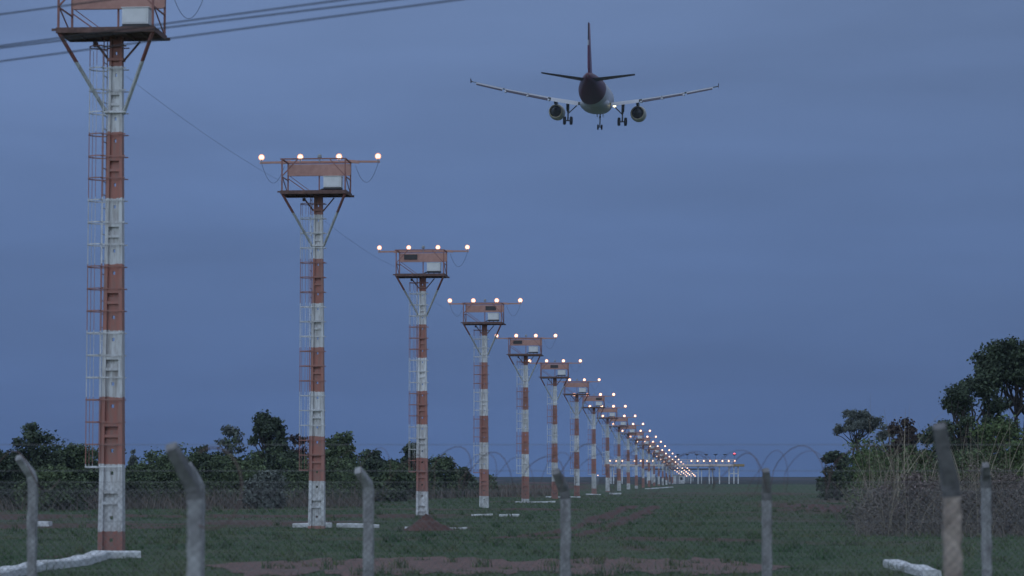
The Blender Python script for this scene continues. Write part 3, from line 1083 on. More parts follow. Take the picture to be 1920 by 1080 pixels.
# whitewashed kerbs and foundation slabs beside the towers
def slab(pts, w_, h_, label, name='concrete_kerb', z0=-.05):
    """a kerb following plan points (x, y), slightly uneven"""
    mb = MB()
    pts = [Vector((p[0], p[1], 0)) for p in pts]
    dense = []
    for p, q_ in zip(pts, pts[1:]):
        nseg = max(2, int((q_ - p).length / .35))
        for i in range(nseg): dense.append(p.lerp(q_, i / nseg))
    dense.append(pts[-1])
    o = 0
    for i, p in enumerate(dense):
        d = (dense[min(i + 1, len(dense) - 1)] - dense[max(i - 1, 0)]).normalized()
        nrm = Vector((-d.y, d.x, 0))
        j = rnd.uniform(-.008, .008); hz = h_ + .015 * math.sin(i * .7 + p.x) + rnd.uniform(-.005, .005)
        zg = float(ground_z(p.x, p.y))
        a, b_ = p - nrm * (w_ / 2 + j), p + nrm * (w_ / 2 + j)
        e = nrm * .03
        mb.v += [(a.x, a.y, zg + z0), (a.x, a.y, zg + hz - .03), ((a + e).x, (a + e).y, zg + hz), ((b_ - e).x, (b_ - e).y, zg + hz), (b_.x, b_.y, zg + hz - .03), (b_.x, b_.y, zg + z0)]
    n_ = len(dense)
    for i in range(n_ - 1):
        for c in range(5):
            mb.f.append((i * 6 + c, i * 6 + c + 1, (i + 1) * 6 + c + 1, (i + 1) * 6 + c)); mb.m.append(0)
    mb.f.append((0, 1, 2, 3, 4, 5)); mb.m.append(0)
    e = (n_ - 1) * 6
    mb.f.append((e + 5, e + 4, e + 3, e + 2, e + 1, e)); mb.m.append(0)
    ob = mb.build(name, M['whitewash'])
    tag(ob, label, 'kerb', 'whitewashed concrete kerbs by the towers')
    return ob


def gp(px, py):
    """ground point seen at a photo pixel"""
    Y = CAM_Z * F / (py - HORIZON)
    return ((px - 960) / F * Y, Y)


slab([gp(-20, 1086), gp(70, 1068), gp(150, 1058), gp(192, 1045), gp(262, 1044)], .40, .16, 'long bent white kerb at the foot of the largest tower')
slab([gp(551, 988), gp(623, 988)], .5, .15, 'white slab under the pole of the second tower')
slab([gp(633, 988), gp(712, 988)], .45, .13, 'white slab right of the second tower, behind a fence post')
slab([gp(68, 986), gp(98, 986)], .8, .17, 'short white block beside the leftmost fence post')
slab([gp(760, 990), gp(800, 990)], .4, .07, 'thin white kerb left of the red earth heap')
slab([gp(822, 990), gp(876, 990)], .4, .07, 'thin white kerb right of the red earth heap')
slab([gp(884, 968), gp(924, 968)], .5, .09, 'white slab under the pole of the fourth tower')
slab([gp(936, 969), gp(974, 969)], .5, .09, 'white slab just right of the fourth tower')
slab([gp(966, 942), gp(1041, 942)], .5, .09, 'thin white kerb under the fifth tower pole')
slab([gp(1023, 933), gp(1088, 933)], .5, .10, 'thin white kerb under the sixth tower, behind the middle fence post')
slab([gp(1098, 928), gp(1126, 928)], .5, .10, 'small white kerb under the eighth tower')
slab([gp(1142, 927), gp(1164, 927)], .8, .16, 'small bright white block at the foot of the ninth tower')
slab([gp(1213, 917), gp(1258, 914)], .7, .10, 'faint distant white kerb among the far tower poles')
slab([gp(1668, 1062), gp(1744, 1080)], .32, .14, 'white kerb lying in the grass left of the near right post')

# red earth heap at the third tower
hx, hy = gp(799, 992)
mb = MB()
nr, na = 10, 30
for i in range(nr + 1):
    f = i / nr
    for j in range(na):
        a = 2 * math.pi * j / na
        rr = 1.0 * f * (1 + .16 * math.sin(3 * a + 1) + rnd.uniform(-.07, .07))
        z = .48 * (1 - f) ** 1.25 * (1 + rnd.uniform(-.12, .12)) - .03 * f
        mb.v.append((rr * math.cos(a) * .85, rr * math.sin(a), z))
for i in range(nr):
    for j in range(na):
        j2 = (j + 1) % na
        mb.f.append((i * na + j, (i + 1) * na + j, (i + 1) * na + j2, i * na + j2)); mb.m.append(0)
o = mb.build('earth_mound', M['earth'], loc=(hx, hy, 0), smooth=True)
tag(o, 'heap of red earth against the foot of the third tower', 'earth mound')


# ------------------------------------------------------------------ crossbar gantry at the far end
YG = 641.0
M['litrail'] = mat('lamplit_rail', (.74, .62, .56), (.62, .52, .47), 1, .6)  # warm lamp glow on rail and edge board put into the colour
cxg = (1263 - 960) / F * YG
root = empty('light_gantry', (cxg, YG, 0))
tag(root, 'long raised walkway on white posts carrying sixteen lit lamps', 'gantry')
zd = CAM_Z + (HORIZON - 872) / F * YG
hw = 16.8
MB().box((-hw, -1, zd - .42), (hw, 1, zd - .05)).build('deck', M['bluegrey'], root)
MB().box((-hw, -1.12, zd - .30), (hw - 2.6, -1.002, zd + .22)).build('edge_board', M['litrail'], root)
MB().box((hw - 2.598, -1.12, zd - .30), (hw, -1.002, zd + .22)).build('end_board', M['yellow'], root)
mb = MB()
for yy in (-.95, .95):
    for zz in (.75, 1.25):
        mb.bar((-hw + .3, yy, zd + zz), (hw - 2.2, yy, zd + zz), .13)
    for j in range(23):
        xx = -hw + .3 + j * (2 * hw - 2.5) / 22
        mb.bar((xx, yy, zd - .049), (xx, yy, zd + 1.21), .06)
mb.build('railing', M['litrail'], root)
g = lambda px: (px - 1263) / F * YG
for px in (1145, 1150, 1166, 1204, 1222, 1308, 1329, 1348, 1366, 1375, 1383):
    x_ = g(px)
    MB().box((x_ - .14, -.14, -.1), (x_ + .14, .14, zd - .421)).build('post', M['whitewash'], root)
for a_, b_ in ((1150, 1166), (1366, 1383), (1292, 1308)):
    z_ = CAM_Z + (HORIZON - 888) / F * YG
    if a_ == 1292: z_ += .2
    MB().box((g(a_) + .142, -.1, z_ - .1), (g(b_) - .142, .1, z_ + .12)).build('crosspiece', M['whitewash'], root)
for px in [1143 + 11.5 * i for i in range(8)] + [1295 + 11.6 * i for i in range(8)]:
    copy_part(PROTO['lamp'], root, (g(px), -1.28, CAM_Z + (HORIZON - 864.5) / F * YG)).scale = (2.0,) * 3
for i in range(7):
    x_ = g(1271 + 17.7 * i)
    zt = CAM_Z + (HORIZON - 852) / F * YG
    mb = MB()
    mb.tube([(0, 0, zd - .04), (0, 0, zt - .25)], .04, 6)
    mb.tube([(0, 0, zt - .25), (0, 0, zt), (0, 0, zt + .06)], [.12, .52, .5], 12)
    st = mb.build('beacon_stand', M['darksteel'], root, (x_, 1.6, 0))
    MB().box((-.05, -.6, zd - .3), (.05, .05, zd - .2)).build('bracket', M['darksteel'], st)
    if i == 6:
        mb = MB(); mb.tube([(0, -.2, zt + .061), (0, -.2, zt + .2), (0, -.2, zt + .34)], [.22, .24, .1], 10)
        mb.build('red_lamp', M['redlens'], st)
# lower, shorter crossbar behind it
YB = 672.0
root = empty('short_crossbar', ((1274 - 960) / F * YB, YB, 0))
tag(root, 'shorter low dark crossbar behind the long raised walkway', 'crossbar')
zb_ = CAM_Z + (HORIZON - 879.5) / F * YB
MB().box((-8.9, -.4, zb_ - .22), (8.9, .4, zb_ + .14)).build('beam', M['darksteel'], root)
for i in range(7):
    xx = -8.2 + i * 2.73
    MB().box((xx - .11, -.11, -.1), (xx + .11, .11, zb_ - .221)).build('post', M['whitewash'], root)
# equipment hut
YH = 655.0
root = empty('equipment_hut', ((1272 - 960) / F * YH, YH, 0))
tag(root, 'small white hut beneath the far end of the light row', 'hut')
MB().box((-1.3, -1.2, -.1), (1.3, 1.2, 2.05)).build('wall', M['whitewash'], root)
MB().box((-1.5, -1.4, 2.051), (1.5, 1.4, 2.2)).build('roof', M['bluegrey'], root)
MB().box((.25, -1.23, .9), (.85, -1.201, 1.6)).build('window', M['darksteel'], root)
MB().box((-.75, -1.23, .0), (-.05, -1.201, 1.8)).build('door', M['bluegrey'], root)
# a lone ground light left of the far towers
p = at(1121, 891.3, 520)
root = empty('ground_light', (p.x, 520, 0))
tag(root, 'single small lit ground light low between the eighth and ninth towers', 'ground light')
MB().box((-.05, -.05, -.1), (.05, .05, p.z - .12)).build('stem', M['galv'], root)
copy_part(PROTO['lamp'], root, (0, 0, p.z))


# ------------------------------------------------------------------ airliner on final approach
P0 = at(1117, 177, 368)
plane = empty('airliner', P0)
plane.rotation_euler = (Matrix.Rotation(R(-5.4), 3, 'Z') @ Matrix.Rotation(R(4.3), 3, 'X') @ Matrix.Rotation(R(1.9), 3, 'Y')).to_euler()
tag(plane, 'white and dark red airliner landing with wheels down, seen from behind', 'airliner')
# livery: dark red tail section with a slanting edge, pale grey forward body
m, n, l, b = mat_new('airliner_paint')
b.inputs['Roughness'].default_value = .45; b.inputs['Specular IOR Level'].default_value = .25
t = n.new('ShaderNodeTexCoord'); s = n.new('ShaderNodeSeparateXYZ'); l.new(t.outputs['Object'], s.inputs[0])
ml = n.new('ShaderNodeMath'); ml.operation = 'MULTIPLY_ADD'; ml.inputs[1].default_value = -.9
l.new(s.outputs['Z'], ml.inputs[0]); l.new(s.outputs['Y'], ml.inputs[2])
mx_ = n.new('ShaderNodeMath'); mx_.operation = 'MULTIPLY_ADD'; mx_.inputs[1].default_value = .75
l.new(s.outputs['X'], mx_.inputs[0]); l.new(ml.outputs[0], mx_.inputs[2])
lt = n.new('ShaderNodeMath'); lt.operation = 'LESS_THAN'; lt.inputs[1].default_value = -6.2
l.new(mx_.outputs[0], lt.inputs[0])
mc = n.new('ShaderNodeMix'); mc.data_type = 'RGBA'
mc.inputs[6].default_value = (.50, .51, .54, 1); mc.inputs[7].default_value = (.080, .011, .021, 1)
l.new(lt.outputs[0], mc.inputs[0]); l.new(mc.outputs[2], b.inputs['Base Color'])
M['hull'] = m
M['tailred'] = mat('tail_red', (.17, .035, .075), (.14, .03, .065), 1, .35)
M['wingpaint'] = mat('wing_grey', (.46, .47, .50), (.40, .41, .44), 1, .4)
M['flap'] = mat('flap_shade', (.045, .03, .048), (.035, .025, .04), 1, .5)  # dark tone carries the shade on light grey flaps
M['stab'] = mat('dark_tailplane', (.062, .035, .048), (.05, .03, .04), 1, .45)
M['nacelle'] = mat('warm_lit_nacelle', (.58, .50, .36), (.50, .44, .33), 1, .4)  # white nacelle, warm landing light put into the cream colour
M['gear'] = mat('gear_metal', (.09, .09, .10), (.06, .06, .07), 3, .5)
M['tyre'] = mat('tyre_rubber', (.012, .012, .014), (.018, .018, .02), 4, .8)


def loft(rings, n=32):
    """rings: (y, zc, rx, rz)"""
    mb = MB()
    for (y, zc, rx, rz) in rings:
        for k in range(n):
            a = 2 * math.pi * k / n
            mb.v.append((rx * math.cos(a), y, zc + rz * math.sin(a)))
    for i in range(len(rings) - 1):
        for k in range(n):
            k2 = (k + 1) % n
            mb.f.append((i * n + k, i * n + k2, (i + 1) * n + k2, (i + 1) * n + k)); mb.m.append(0)
    mb.f.append(tuple(range(n))[::-1]); mb.m.append(0)
    e = (len(rings) - 1) * n
    mb.f.append(tuple(e + k for k in range(n))); mb.m.append(0)
    return mb


rings = [(-17.7, 1.25, .16, .20), (-17.2, 1.22, .34, .42), (-16, 1.08, .62, .78), (-14.5, .88, .92, 1.08), (-12.5, .58, 1.30, 1.45), (-10.5, .30, 1.60, 1.74),
         (-8.5, .10, 1.83, 1.95), (-6.5, .02, 1.94, 2.05), (-4.5, 0, 1.975, 2.07), (0, 0, 1.975, 2.07), (8, 0, 1.975, 2.07), (11, -.02, 1.94, 2.03), (13.2, -.16, 1.72, 1.80),
         (14.8, -.42, 1.25, 1.30), (15.7, -.62, .72, .78), (16.1, -.72, .15, .2)]
fus = loft(rings, 36).build('fuselage', M['hull'], plane, smooth=True)
fair = loft([(-5.6, -1.35, .3, .2), (-4.8, -1.38, 1.2, .62), (-3.4, -1.42, 1.85, 1.0), (-1, -1.45, 2.1, 1.15), (3, -1.45, 2.1, 1.15), (5, -1.42, 1.8, .95), (6.4, -1.4, .9, .5), (6.9, -1.4, .2, .1)], 28)
fair.build('belly_fairing', M['wingpaint'], fus, smooth=True)
# auxiliary power outlet at the tail tip
MB().tube([(0, -17.85, 1.26), (0, -17.6, 1.25)], .13, 10).build('tail_outlet', M['darksteel'], fus)


def aero(stations, n=9, sgn=1, inc=0.0):
    """lifting surface from stations (x, y_le, chord, z, thick)"""
    mb = MB()
    prof = []
    for i in range(n + 1):
        c = i / n; prof.append((c, (1.0 * math.sqrt(c) * 1.4 * (1 - c) + .02) * .72))
    loop = [(c, h) for c, h in prof] + [(c, -h * .7) for c, h in reversed(prof[1:-1])]
    k = len(loop)
    for (x, yl, ch, z, th) in stations:
        for c, h in loop:
            mb.v.append((sgn * x, yl - c * ch, z + h * th * .5 + (c - .5) * ch * inc))
    for i in range(len(stations) - 1):
        for j in range(k):
            j2 = (j + 1) % k
            f = (i * k + j, (i + 1) * k + j, (i + 1) * k + j2, i * k + j2)
            mb.f.append(f if sgn > 0 else f[::-1]); mb.m.append(0)
    mb.f.append(tuple(range(k)) if sgn < 0 else tuple(range(k))[::-1]); mb.m.append(0)
    e = (len(stations) - 1) * k
    f = tuple(e + j for j in range(k)); mb.f.append(f if sgn > 0 else f[::-1]); mb.m.append(0)
    return mb


WS = [(1.6, 5.2, 6.6, -1.28, 1.30), (6.3, 2.8, 4.0, -.62, .85), (11.5, .10, 2.7, .18, .55), (17.0, -2.75, 1.45, 1.22, .30)]


def wing_at(x):
    for a, b_ in zip(WS, WS[1:]):
        if a[0] <= x <= b_[0]:
            f = (x - a[0]) / (b_[0] - a[0])
            return [a[i] + (b_[i] - a[i]) * f for i in range(5)]


for sgn in (-1, 1):
    wg = aero(WS, 9, sgn).build('wing', M['wingpaint'], plane, smooth=False)
    # flaps and aileron set down behind the trailing edge
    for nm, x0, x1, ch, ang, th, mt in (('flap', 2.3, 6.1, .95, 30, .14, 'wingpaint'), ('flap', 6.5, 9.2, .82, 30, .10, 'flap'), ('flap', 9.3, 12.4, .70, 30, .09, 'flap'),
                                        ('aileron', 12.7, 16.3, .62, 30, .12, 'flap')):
        mb = MB()
        vs = []
        for xx in (x0, x1):
            x_, yl, c_, z_, t_ = wing_at(xx)
            te = yl - c_
            ca, sa = math.cos(R(ang)), math.sin(R(ang))
            y0_, z0_ = te - .04, z_ - .07
            k_ = ch * (1 if xx == x0 else .9)
            vs += [(sgn * xx, y0_, z0_ + th * .5), (sgn * xx, y0_ + .12, z0_ - th * .5), (sgn * xx, y0_ - k_ * ca * .6, z0_ - k_ * sa * .6 - th * .35), (sgn * xx, y0_ - k_ * ca, z0_ - k_ * sa), (sgn * xx, y0_ - k_ * ca * .5, z0_ - k_ * sa * .5 + th * .45)]
        fs = [(i, (i + 1) % 5, 5 + (i + 1) % 5, 5 + i) for i in range(5)] + [(0, 4, 3, 2, 1), (5, 6, 7, 8, 9)]
        if sgn < 0: fs = [f[::-1] for f in fs]
        mb.add(vs, fs)
        # dark strip: shade on outer flaps and aileron put into the colour
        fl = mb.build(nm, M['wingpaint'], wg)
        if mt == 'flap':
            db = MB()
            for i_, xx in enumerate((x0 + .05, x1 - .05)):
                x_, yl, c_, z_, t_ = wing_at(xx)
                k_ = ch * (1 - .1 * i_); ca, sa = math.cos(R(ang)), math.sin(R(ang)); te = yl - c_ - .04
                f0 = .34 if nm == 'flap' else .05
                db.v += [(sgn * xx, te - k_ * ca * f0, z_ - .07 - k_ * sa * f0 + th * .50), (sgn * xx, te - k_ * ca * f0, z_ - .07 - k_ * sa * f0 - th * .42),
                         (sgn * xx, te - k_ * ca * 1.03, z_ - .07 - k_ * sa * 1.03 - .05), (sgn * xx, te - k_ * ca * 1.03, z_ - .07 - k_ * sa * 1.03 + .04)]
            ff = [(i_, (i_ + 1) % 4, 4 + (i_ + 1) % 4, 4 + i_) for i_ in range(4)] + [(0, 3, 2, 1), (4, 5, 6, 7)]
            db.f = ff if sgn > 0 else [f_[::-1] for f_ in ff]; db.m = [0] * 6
            db.build('shade_strip', M['flap'], fl)
    for xx in (6.4, 9.35, 12.3):
        x_, yl, c_, z_, t_ = wing_at(xx)
        mb = MB(); mb.tube([(sgn * xx, yl - c_ * .5, z_ - .2), (sgn * xx, yl - c_ * .8, z_ - .34), (sgn * xx, yl - c_ - .5, z_ - .42), (sgn * xx, yl - c_ - 1.1, z_ - .55)], [.05, .16, .16, .03], 8)
        mb.build('flap_track', M['wingpaint'], wg, smooth=True)
    # wingtip fence
    mb = MB(); mb.add([(sgn * 17.0, -2.8, 1.2), (sgn * 17.02, -4.2, 1.55), (sgn * 17.02, -4.5, 1.55), (sgn * 17.0, -4.25, 1.2), (sgn * 17.02, -4.4, .98), (sgn * 17.02, -4.1, .98),
                       (sgn * 17.09, -2.8, 1.2), (sgn * 17.11, -4.2, 1.55), (sgn * 17.11, -4.5, 1.55), (sgn * 17.09, -4.25, 1.2), (sgn * 17.11, -4.4, .98), (sgn * 17.11, -4.1, .98)],
                      [(0, 1, 2, 3, 4, 5), (11, 10, 9, 8, 7, 6)] + [(i, 6 + i, 6 + (i + 1) % 6, (i + 1) % 6) for i in range(6)])
    mb.build('wingtip_fence', M['stab'], wg)
    # engine
    ex, ez = sgn * 5.75, -2.28
    en = MB()
    prof = [(7.3, .88), (7.2, 1.0), (6.6, 1.10), (5.2, 1.13), (4.0, 1.08), (3.0, .98), (2.6, .90), (2.62, .80), (3.2, .80), (4.0, .8)]
    nseg = 24
    for (y, r_) in prof:
        for k in range(nseg):
            a = 2 * math.pi * k / nseg; en.v.append((ex + r_ * math.cos(a), y, ez + r_ * math.sin(a)))
    for i in range(len(prof) - 1):
        for k in range(nseg):
            k2 = (k + 1) % nseg; en.f.append((i * nseg + k, i * nseg + k2, (i + 1) * nseg + k2, (i + 1) * nseg + k)); en.m.append(0)
    en.f.append(tuple((len(prof) - 1) * nseg + k for k in range(nseg))); en.m.append(1)
    en.f.append(tuple(k for k in range(nseg))[::-1]); en.m.append(1)
    eng = en.build('engine', [M['nacelle'], M['darksteel']], plane, smooth=True)
    mb = MB(); mb.tube([(ex, 4.2, ez), (ex, 2.6, ez), (ex, 1.7, ez), (ex, 1.0, ez)], [.72, .62, .40, .08], 16)
    mb.build('exhaust_cone', M['darksteel'], eng, smooth=True)
    mb = MB(); mb.frustum(ez + .95, (ex - .16, ex + .16, 1.9, 6.2), wing_at(5.75)[3] - .1, (ex - .18, ex + .18, .6, 3.4))
    mb.build('pylon', M['gear'], eng)
    # main gear
    gx_ = sgn * 3.79
    zt_, zw = -1.0, -3.72
    mg = MB()
    mg.tube([(gx_, 0, zt_), (gx_, 0, -2.6)], .17, 10); mg.tube([(gx_, 0, -2.6), (gx_, 0, zw)], .11, 10)
    mg.tube([(gx_, .05, -2.75), (sgn * 2.35, .05, -1.35)], .075, 8)
    mg.tube([(gx_, -.1, -2.0), (gx_ - sgn * .05, -.9, -1.1)], .06, 6)
    mg.tube([(gx_ - .42, 0, zw), (gx_ + .42, 0, zw)], .09, 8)
    gear = mg.build('main_gear', M['gear'], plane, smooth=True)
    for dx in (-.46, .46):
        wh = MB(); r_ = .58
        wh.tube([(gx_ + dx - .21, 0, zw), (gx_ + dx - .19, 0, zw), (gx_ + dx - .12, 0, zw), (gx_ + dx + .12, 0, zw), (gx_ + dx + .19, 0, zw), (gx_ + dx + .21, 0, zw)], [.30, .50, .58, .58, .50, .30], 20)
        wh.build('wheel', M['tyre'], gear, smooth=True)
    mb = MB(); mb.frustum(-2.35, (gx_ + sgn * .20 - .02, gx_ + sgn * .20 + .02, -.5, .5), -1.15, (gx_ + sgn * .22 - .02, gx_ + sgn * .22 + .02, -.8, .8))
    mb.build('gear_door', M['gear'], gear)
# nose gear
ng = MB()
ng.tube([(0, 11.0, -1.9), (0, 11.0, -3.95)], .09, 10); ng.tube([(0, 11.0, -2.9), (0, 12.2, -1.95)], .05, 6); ng.tube([(-.28, 11, -3.95), (.28, 11, -3.95)], .06, 8)
ng.box((-.13, 10.8, -2.7), (.13, 10.95, -2.4))
gear = ng.build('nose_gear', M['gear'], plane, smooth=False)
for dx in (-.27, .27):
    wh = MB(); wh.tube([(dx - .12, 11, -3.95), (dx - .1, 11, -3.95), (dx + .1, 11, -3.95), (dx + .12, 11, -3.95)], [.25, .38, .38, .25], 18)
    wh.build('wheel', M['tyre'], gear, smooth=True)
for sgn in (-1, 1):
    MB().box((sgn * .42 - .02, 10.2, -2.5), (sgn * .42 + .02, 11.9, -1.75)).build('nose_gear_door', M['wingpaint'], gear)
# tail
fin = MB()
fst = [(1.6, -9.6, 6.6, .62), (2.3, -11.6, 5.3, .56), (5.0, -13.9, 4.1, .40), (8.25, -16.5, 2.3, .24)]
loopc = [(0, 0), (.1, .7), (.3, 1), (.6, .75), (1, .10)]
lp = [(c, h) for c, h in loopc] + [(c, -h) for c, h in reversed(loopc[1:])]
for (z, yl, ch, th) in fst:
    for c, h in lp: fin.v.append((h * th * .5, yl - c * ch, z))
kk = len(lp)
for i in range(len(fst) - 1):
    for j in range(kk):
        j2 = (j + 1) % kk
        fin.f.append((i * kk + j, i * kk + j2, (i + 1) * kk + j2, (i + 1) * kk + j)); fin.m.append(0)
fin.f.append(tuple((len(fst) - 1) * kk + j for j in range(kk))); fin.m.append(0)
fo = fin.build('tail_fin', M['tailred'], plane, smooth=True)
def fin_te(z):
    for a, b_ in zip(fst, fst[1:]):
        if a[0] <= z <= b_[0]:
            f = (z - a[0]) / (b_[0] - a[0]); return a[1] - a[2] + f * ((b_[1] - b_[2]) - (a[1] - a[2]))
for z0_, z1_, mt, wd_ in ((2.4, 5.3, 'tailred', .12), (5.31, 6.0, 'wingpaint', .11), (6.01, 8.2, 'stab', .10)):
    mb = MB(); a_, c_ = fin_te(z0_), fin_te(z1_)
    mb.add([(-wd_, a_ + .25, z0_), (wd_, a_ + .25, z0_), (wd_ * .5, a_ - .06, z0_), (-wd_ * .5, a_ - .06, z0_), (-wd_, c_ + .25, z1_), (wd_, c_ + .25, z1_), (wd_ * .5, c_ - .06, z1_), (-wd_ * .5, c_ - .06, z1_)],
           [(0, 1, 2, 3)[::-1], (4, 5, 6, 7), (0, 1, 5, 4), (1, 2, 6, 5), (2, 3, 7, 6), (3, 0, 4, 7)])
    mb.build('rudder', M[mt], fo)
for sgn in (-1, 1):
    aero([(.45, -12.6, 3.9, .95, .60), (6.22, -16.0, 1.6, 1.62, .30)], 8, sgn, .06).build('tailplane', M['stab'], plane)
# glowing body painting a bright reflection on the fairing at the right wing root
lr = MB(); lr.tube([(2.55, -.9, -1.62), (2.75, -1.35, -1.66), (2.9, -1.5, -1.66)], [.07, .15, .08], 10)
lr.build('root_glint', M['glint'], plane, smooth=True)


# ------------------------------------------------------------------ fences in front
def fence_post(parent, x, y, w_, zb, arm, mats, name='post', lean=(0, 0)):
    """concrete post with a cranked top; arm = (dx, dy, dz)"""
    mb = MB()
    h = w_ / 2
    path = [Vector((x, y, -.4)), Vector((x + lean[0] * .6, y, zb * .55)), Vector((x + lean[0], y + lean[1], zb - .06)), Vector((x + lean[0] + arm[0] * .14, y + lean[1] + arm[1] * .14, zb + .05)), Vector((x + lean[0] + arm[0], y + lean[1] + arm[1], zb + arm[2]))]
    rs = [h, h * .97, h * .97, h * .93, h * .70]
    fine, fr = [], []
    for i_ in range(4):
        ns_ = (9, 9, 2, 4)[i_]
        for j_ in range(ns_):
            fine.append(path[i_].lerp(path[i_ + 1], j_ / ns_)); fr.append((rs[i_] + (rs[i_ + 1] - rs[i_]) * j_ / ns_) * rnd.uniform(.95, 1.04))
    fine.append(path[4]); fr.append(rs[4])
    path, rs = fine, fr
    NP = len(path) - 1
    prev = []
    ring = []
    for i, p in enumerate(path):
        d = (path[min(i + 1, NP)] - path[max(i - 1, 0)]).normalized()
        a = Vector((1, 0, 0)); a = (a - d * a.dot(d)).normalized(); b_ = d.cross(a)
        r_ = rs[i]; c = .28
        for (s, t_) in ((-1, -1 + c), (-1 + c, -1), (1 - c, -1), (1, -1 + c), (1, 1 - c), (1 - c, 1), (-1 + c, 1), (-1, 1 - c)):
            mb.v.append(tuple(p + a * s * r_ + b_ * t_ * r_ + Vector((rnd.uniform(-1, 1), rnd.uniform(-1, 1), 0)) * .006))
    for i in range(NP):
        for k in range(8):
            k2 = (k + 1) % 8
            mb.f.append((i * 8 + k, i * 8 + k2, i * 8 + 8 + k2, i * 8 + 8 + k)); mb.m.append(0 if i < 18 else 1)
    mb.f.append(tuple(NP * 8 + k for k in range(8))); mb.m.append(1)
    return mb.build(name, mats, parent)


def chain_link(parent, x0, x1, y, z0, z1, pitch=.075, r=.0022):
    """crossing wires, each a thin three-sided rod"""
    V, Q = [], []
    h = z1 - z0
    n_ = int((x1 - x0 + h) / pitch)
    base = 0
    offs = [(math.cos(a) * r, math.sin(a) * r) for a in (0, 2.094, 4.189)]
    for sgn in (1, -1):
        for i in range(n_):
            a = x0 - h + i * pitch if sgn > 0 else x0 + i * pitch
            b_ = a + h * sgn if sgn > 0 else a - h
            # clip to the panel
            za, zb = z0, z1
            pa, pb = a, b_
            lo, hi = x0, x1
            if pa < lo: za += (lo - pa) if sgn > 0 else 0; pa = lo if sgn > 0 else pa
            if pb > hi: zb -= (pb - hi); pb = hi
            if sgn < 0:
                if pa > hi: za += pa - hi; pa = hi
                if pb < lo: zb -= lo - pb; pb = lo
            if zb - za < .05: continue
            yy = y + .002 * sgn
            for (px_, pz_) in ((pa, za), (pb, zb)):
                for (o1, o2) in offs: V.append((px_ + o1 * .707, yy + o2, pz_ - sgn * o1 * .707))
            for k in range(3):
                k2 = (k + 1) % 3; Q.append((base + k, base + k2, base + 3 + k2, base + 3 + k))
            base += 6
    return np_mesh('chain_link_mesh', V, Q, M['wire'], parent)


def coil(parent, x0, x1, y, z, r, pitch, name='razor_coil', rad=.0065, seed=1, drop=0.0):
    rr_ = random.Random(seed)
    mb = MB()
    pts = []
    xc = x0
    while xc < x1:
        pk = pitch * rr_.uniform(.62, 1.35); rk = r * rr_.uniform(.72, 1.12); zk = z + rr_.uniform(-.07, .05); tk = rr_.uniform(.15, .75)
        for i in range(18):
            f = i / 18; t_ = 2 * math.pi * f
            pts.append((xc + pk * f - rk * tk * math.cos(t_ + .5), y + rk * .95 * math.cos(t_), zk + rk * math.sin(t_)))
        xc += pk
    sm = [Vector(p) for p in pts]
    sm = [(sm[max(0, i - 1)] + sm[i] * 2 + sm[min(len(sm) - 1, i + 1)]) / 4 for i in range(len(sm))]
    mb.tube(sm, rad, 5)
    return mb.build(name, M['razor'], parent, smooth=True)


YF = 33.0
fx = lambda px: (px - 960) / F * YF
fence = empty('perimeter_fence', (0, YF, 0))
tag(fence, 'wire mesh fence with slim pale cranked posts, farther of the two', 'fence')
zz = lambda py: CAM_Z + (HORIZON - py) / F * YF
CM = [M['concrete'], M['concretedark']]
for px, w_, yb, dx, yt in ((-310, .125, 905, -.10, 870), (64, .122, 897, -.135, 858), (377, .125, 915, -.12, 872), (692, .135, 915, -.12, 882), (1060, .132, 925, -.125, 884), (1436, .122, 928, -.03, 882), (1846, .122, 905, -.04, 872), (2260, .125, 905, -.08, 872)):
    fence_post(fence, fx(px), 0, w_, zz(yb), (dx, -.24, zz(yt) - zz(yb)), [M['concrete'], M['concrete'] if px < 1000 else M['concretemid']])
chain_link(fence, fx(-320), fx(2270), -.075, .02, 1.66, .075, .0023)
mb = MB()
for z_, yo in ((1.68, -.08), (1.20, -.08), (.6, -.08), (1.82, -.2), (2.14, -.24)):
    mb.bar((fx(-320), yo, z_), (fx(2270), yo, z_), .005)
mb.build('strand_wires', M['wire'], fence)
coil(fence, fx(760), fx(1640), -.24, zz(884), .31, .60, rad=.0045, seed=4)
coil(fence, fx(640), fx(1700), -.27, zz(888), .29, .46, rad=.0030, seed=21)
coil(fence, fx(-320), fx(120), -.24, zz(886), .28, .8, seed=9)

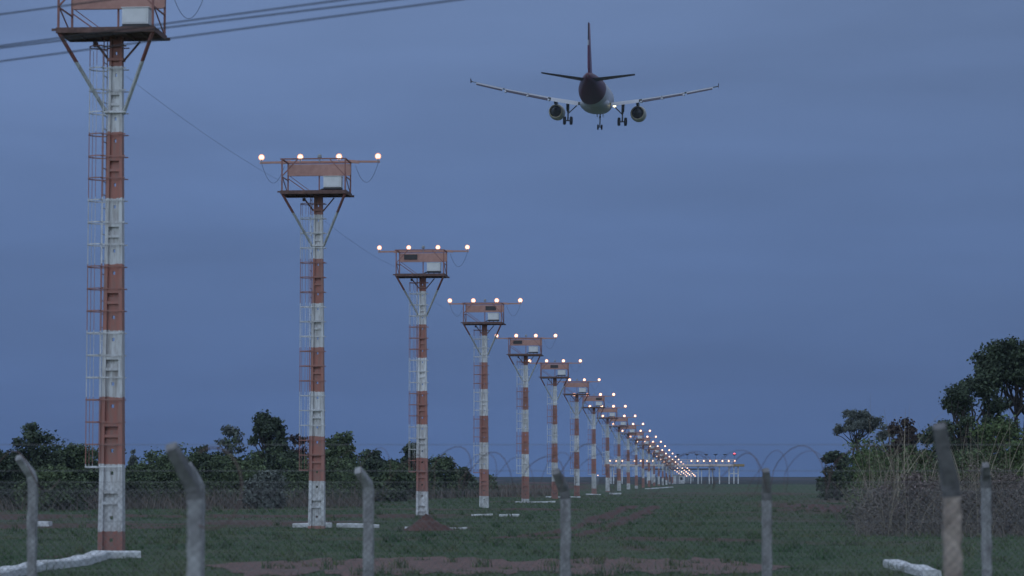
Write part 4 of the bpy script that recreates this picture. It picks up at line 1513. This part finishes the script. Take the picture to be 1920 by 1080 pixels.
YN = 20.0
nx_ = lambda px: (px - 960) / F * YN
near = empty('perimeter_fence', (0, YN, 0))
tag(near, 'nearest blurred fence with two thick cranked posts and fine wire mesh', 'fence')
zn = lambda py: CAM_Z + (HORIZON - py) / F * YN
fence_post(near, nx_(371), 0, .120, zn(920), (-.155, -.26, zn(838) - zn(920)), [M['concrete'], M['concretemid']], lean=(-.01, 0))
p_ = fence_post(near, nx_(1784), 0, .132, zn(915), (-.125, -.26, zn(800) - zn(915)), [M['terracotta'], M['concretedark']], lean=(-.01, 0))
p_['label'] = 'thick post with tan stained shaft and dark top'
for px in (-1000, 3200):
    fence_post(near, nx_(px), 0, .132, zn(918), (-.13, -.26, .4), CM)
chain_link(near, nx_(-1000), nx_(3200), -.08, .02, zn(922), .078, .0019)
mb = MB()
mb.bar((nx_(-1000), -.08, zn(920)), (nx_(3200), -.08, zn(920)), .004)
mb.build('strand_wire', M['wire'], near)
# one loose rusty loop by the left post
mb = MB(); pts = []
for i in range(25):
    a = R(120 - 235 * i / 24)
    pts.append((nx_(405) + .22 * math.cos(a), -.2 + .06 * math.sin(a), zn(915) + .30 * math.sin(a)))
mb.tube(pts, .007, 5); mb.build('wire_loop', M['razor'], near, smooth=True)


# ------------------------------------------------------------------ overhead power lines close to the camera
def wire(p0, p1, Y0, rad, label, ext=45):
    """a level wire through photo pixel p0 (at distance Y0) that passes p1"""
    a = at(p0[0], p0[1], Y0)
    ratio = (HORIZON - p0[1]) / (HORIZON - p1[1])
    b_ = at(p1[0], p1[1], Y0 * ratio)
    d = (b_ - a).normalized()
    s, e = a - d * ext, b_ + d * 16
    pts = [s.lerp(e, i / 30) for i in range(31)]
    o = MB().tube(pts, rad, 6).build('power_line', M['cable'], smooth=True)
    tag(o, label, 'power line', 'overhead power lines in the upper left')


wire((0, 27), (100, 13.5), 28, .0075, 'topmost blurred power line, leaving the picture left of the largest tower')
wire((0, 86), (640, 0), 28, .0075, 'blurred power line, upper of the close pair right of the largest tower')
wire((0, 90), (735, 0), 28, .0075, 'blurred power line, lower of the close pair right of the largest tower')
wire((0, 115), (855, 0), 28, .0075, 'lowest blurred power line, ending farthest right along the top')


# ------------------------------------------------------------------ thin evening haze
hz = MB().box((-400, -20, -3), (400, 1300, 90)).build('haze', bpy.data.materials.new('haze_air'))
hz.display_type = 'BOUNDS'
tag(hz, kind='stuff')
hm = hz.data.materials[0]; hm.use_nodes = True
hn = hm.node_tree.nodes; hn.clear()
ho = hn.new('ShaderNodeOutputMaterial'); hv = hn.new('ShaderNodeVolumePrincipled')
hv.inputs['Color'].default_value = (.72, .84, 1.0, 1)
hv.inputs['Density'].default_value = .00014
hv.inputs['Anisotropy'].default_value = 0.2
hm.node_tree.links.new(hv.outputs[0], ho.inputs['Volume'])
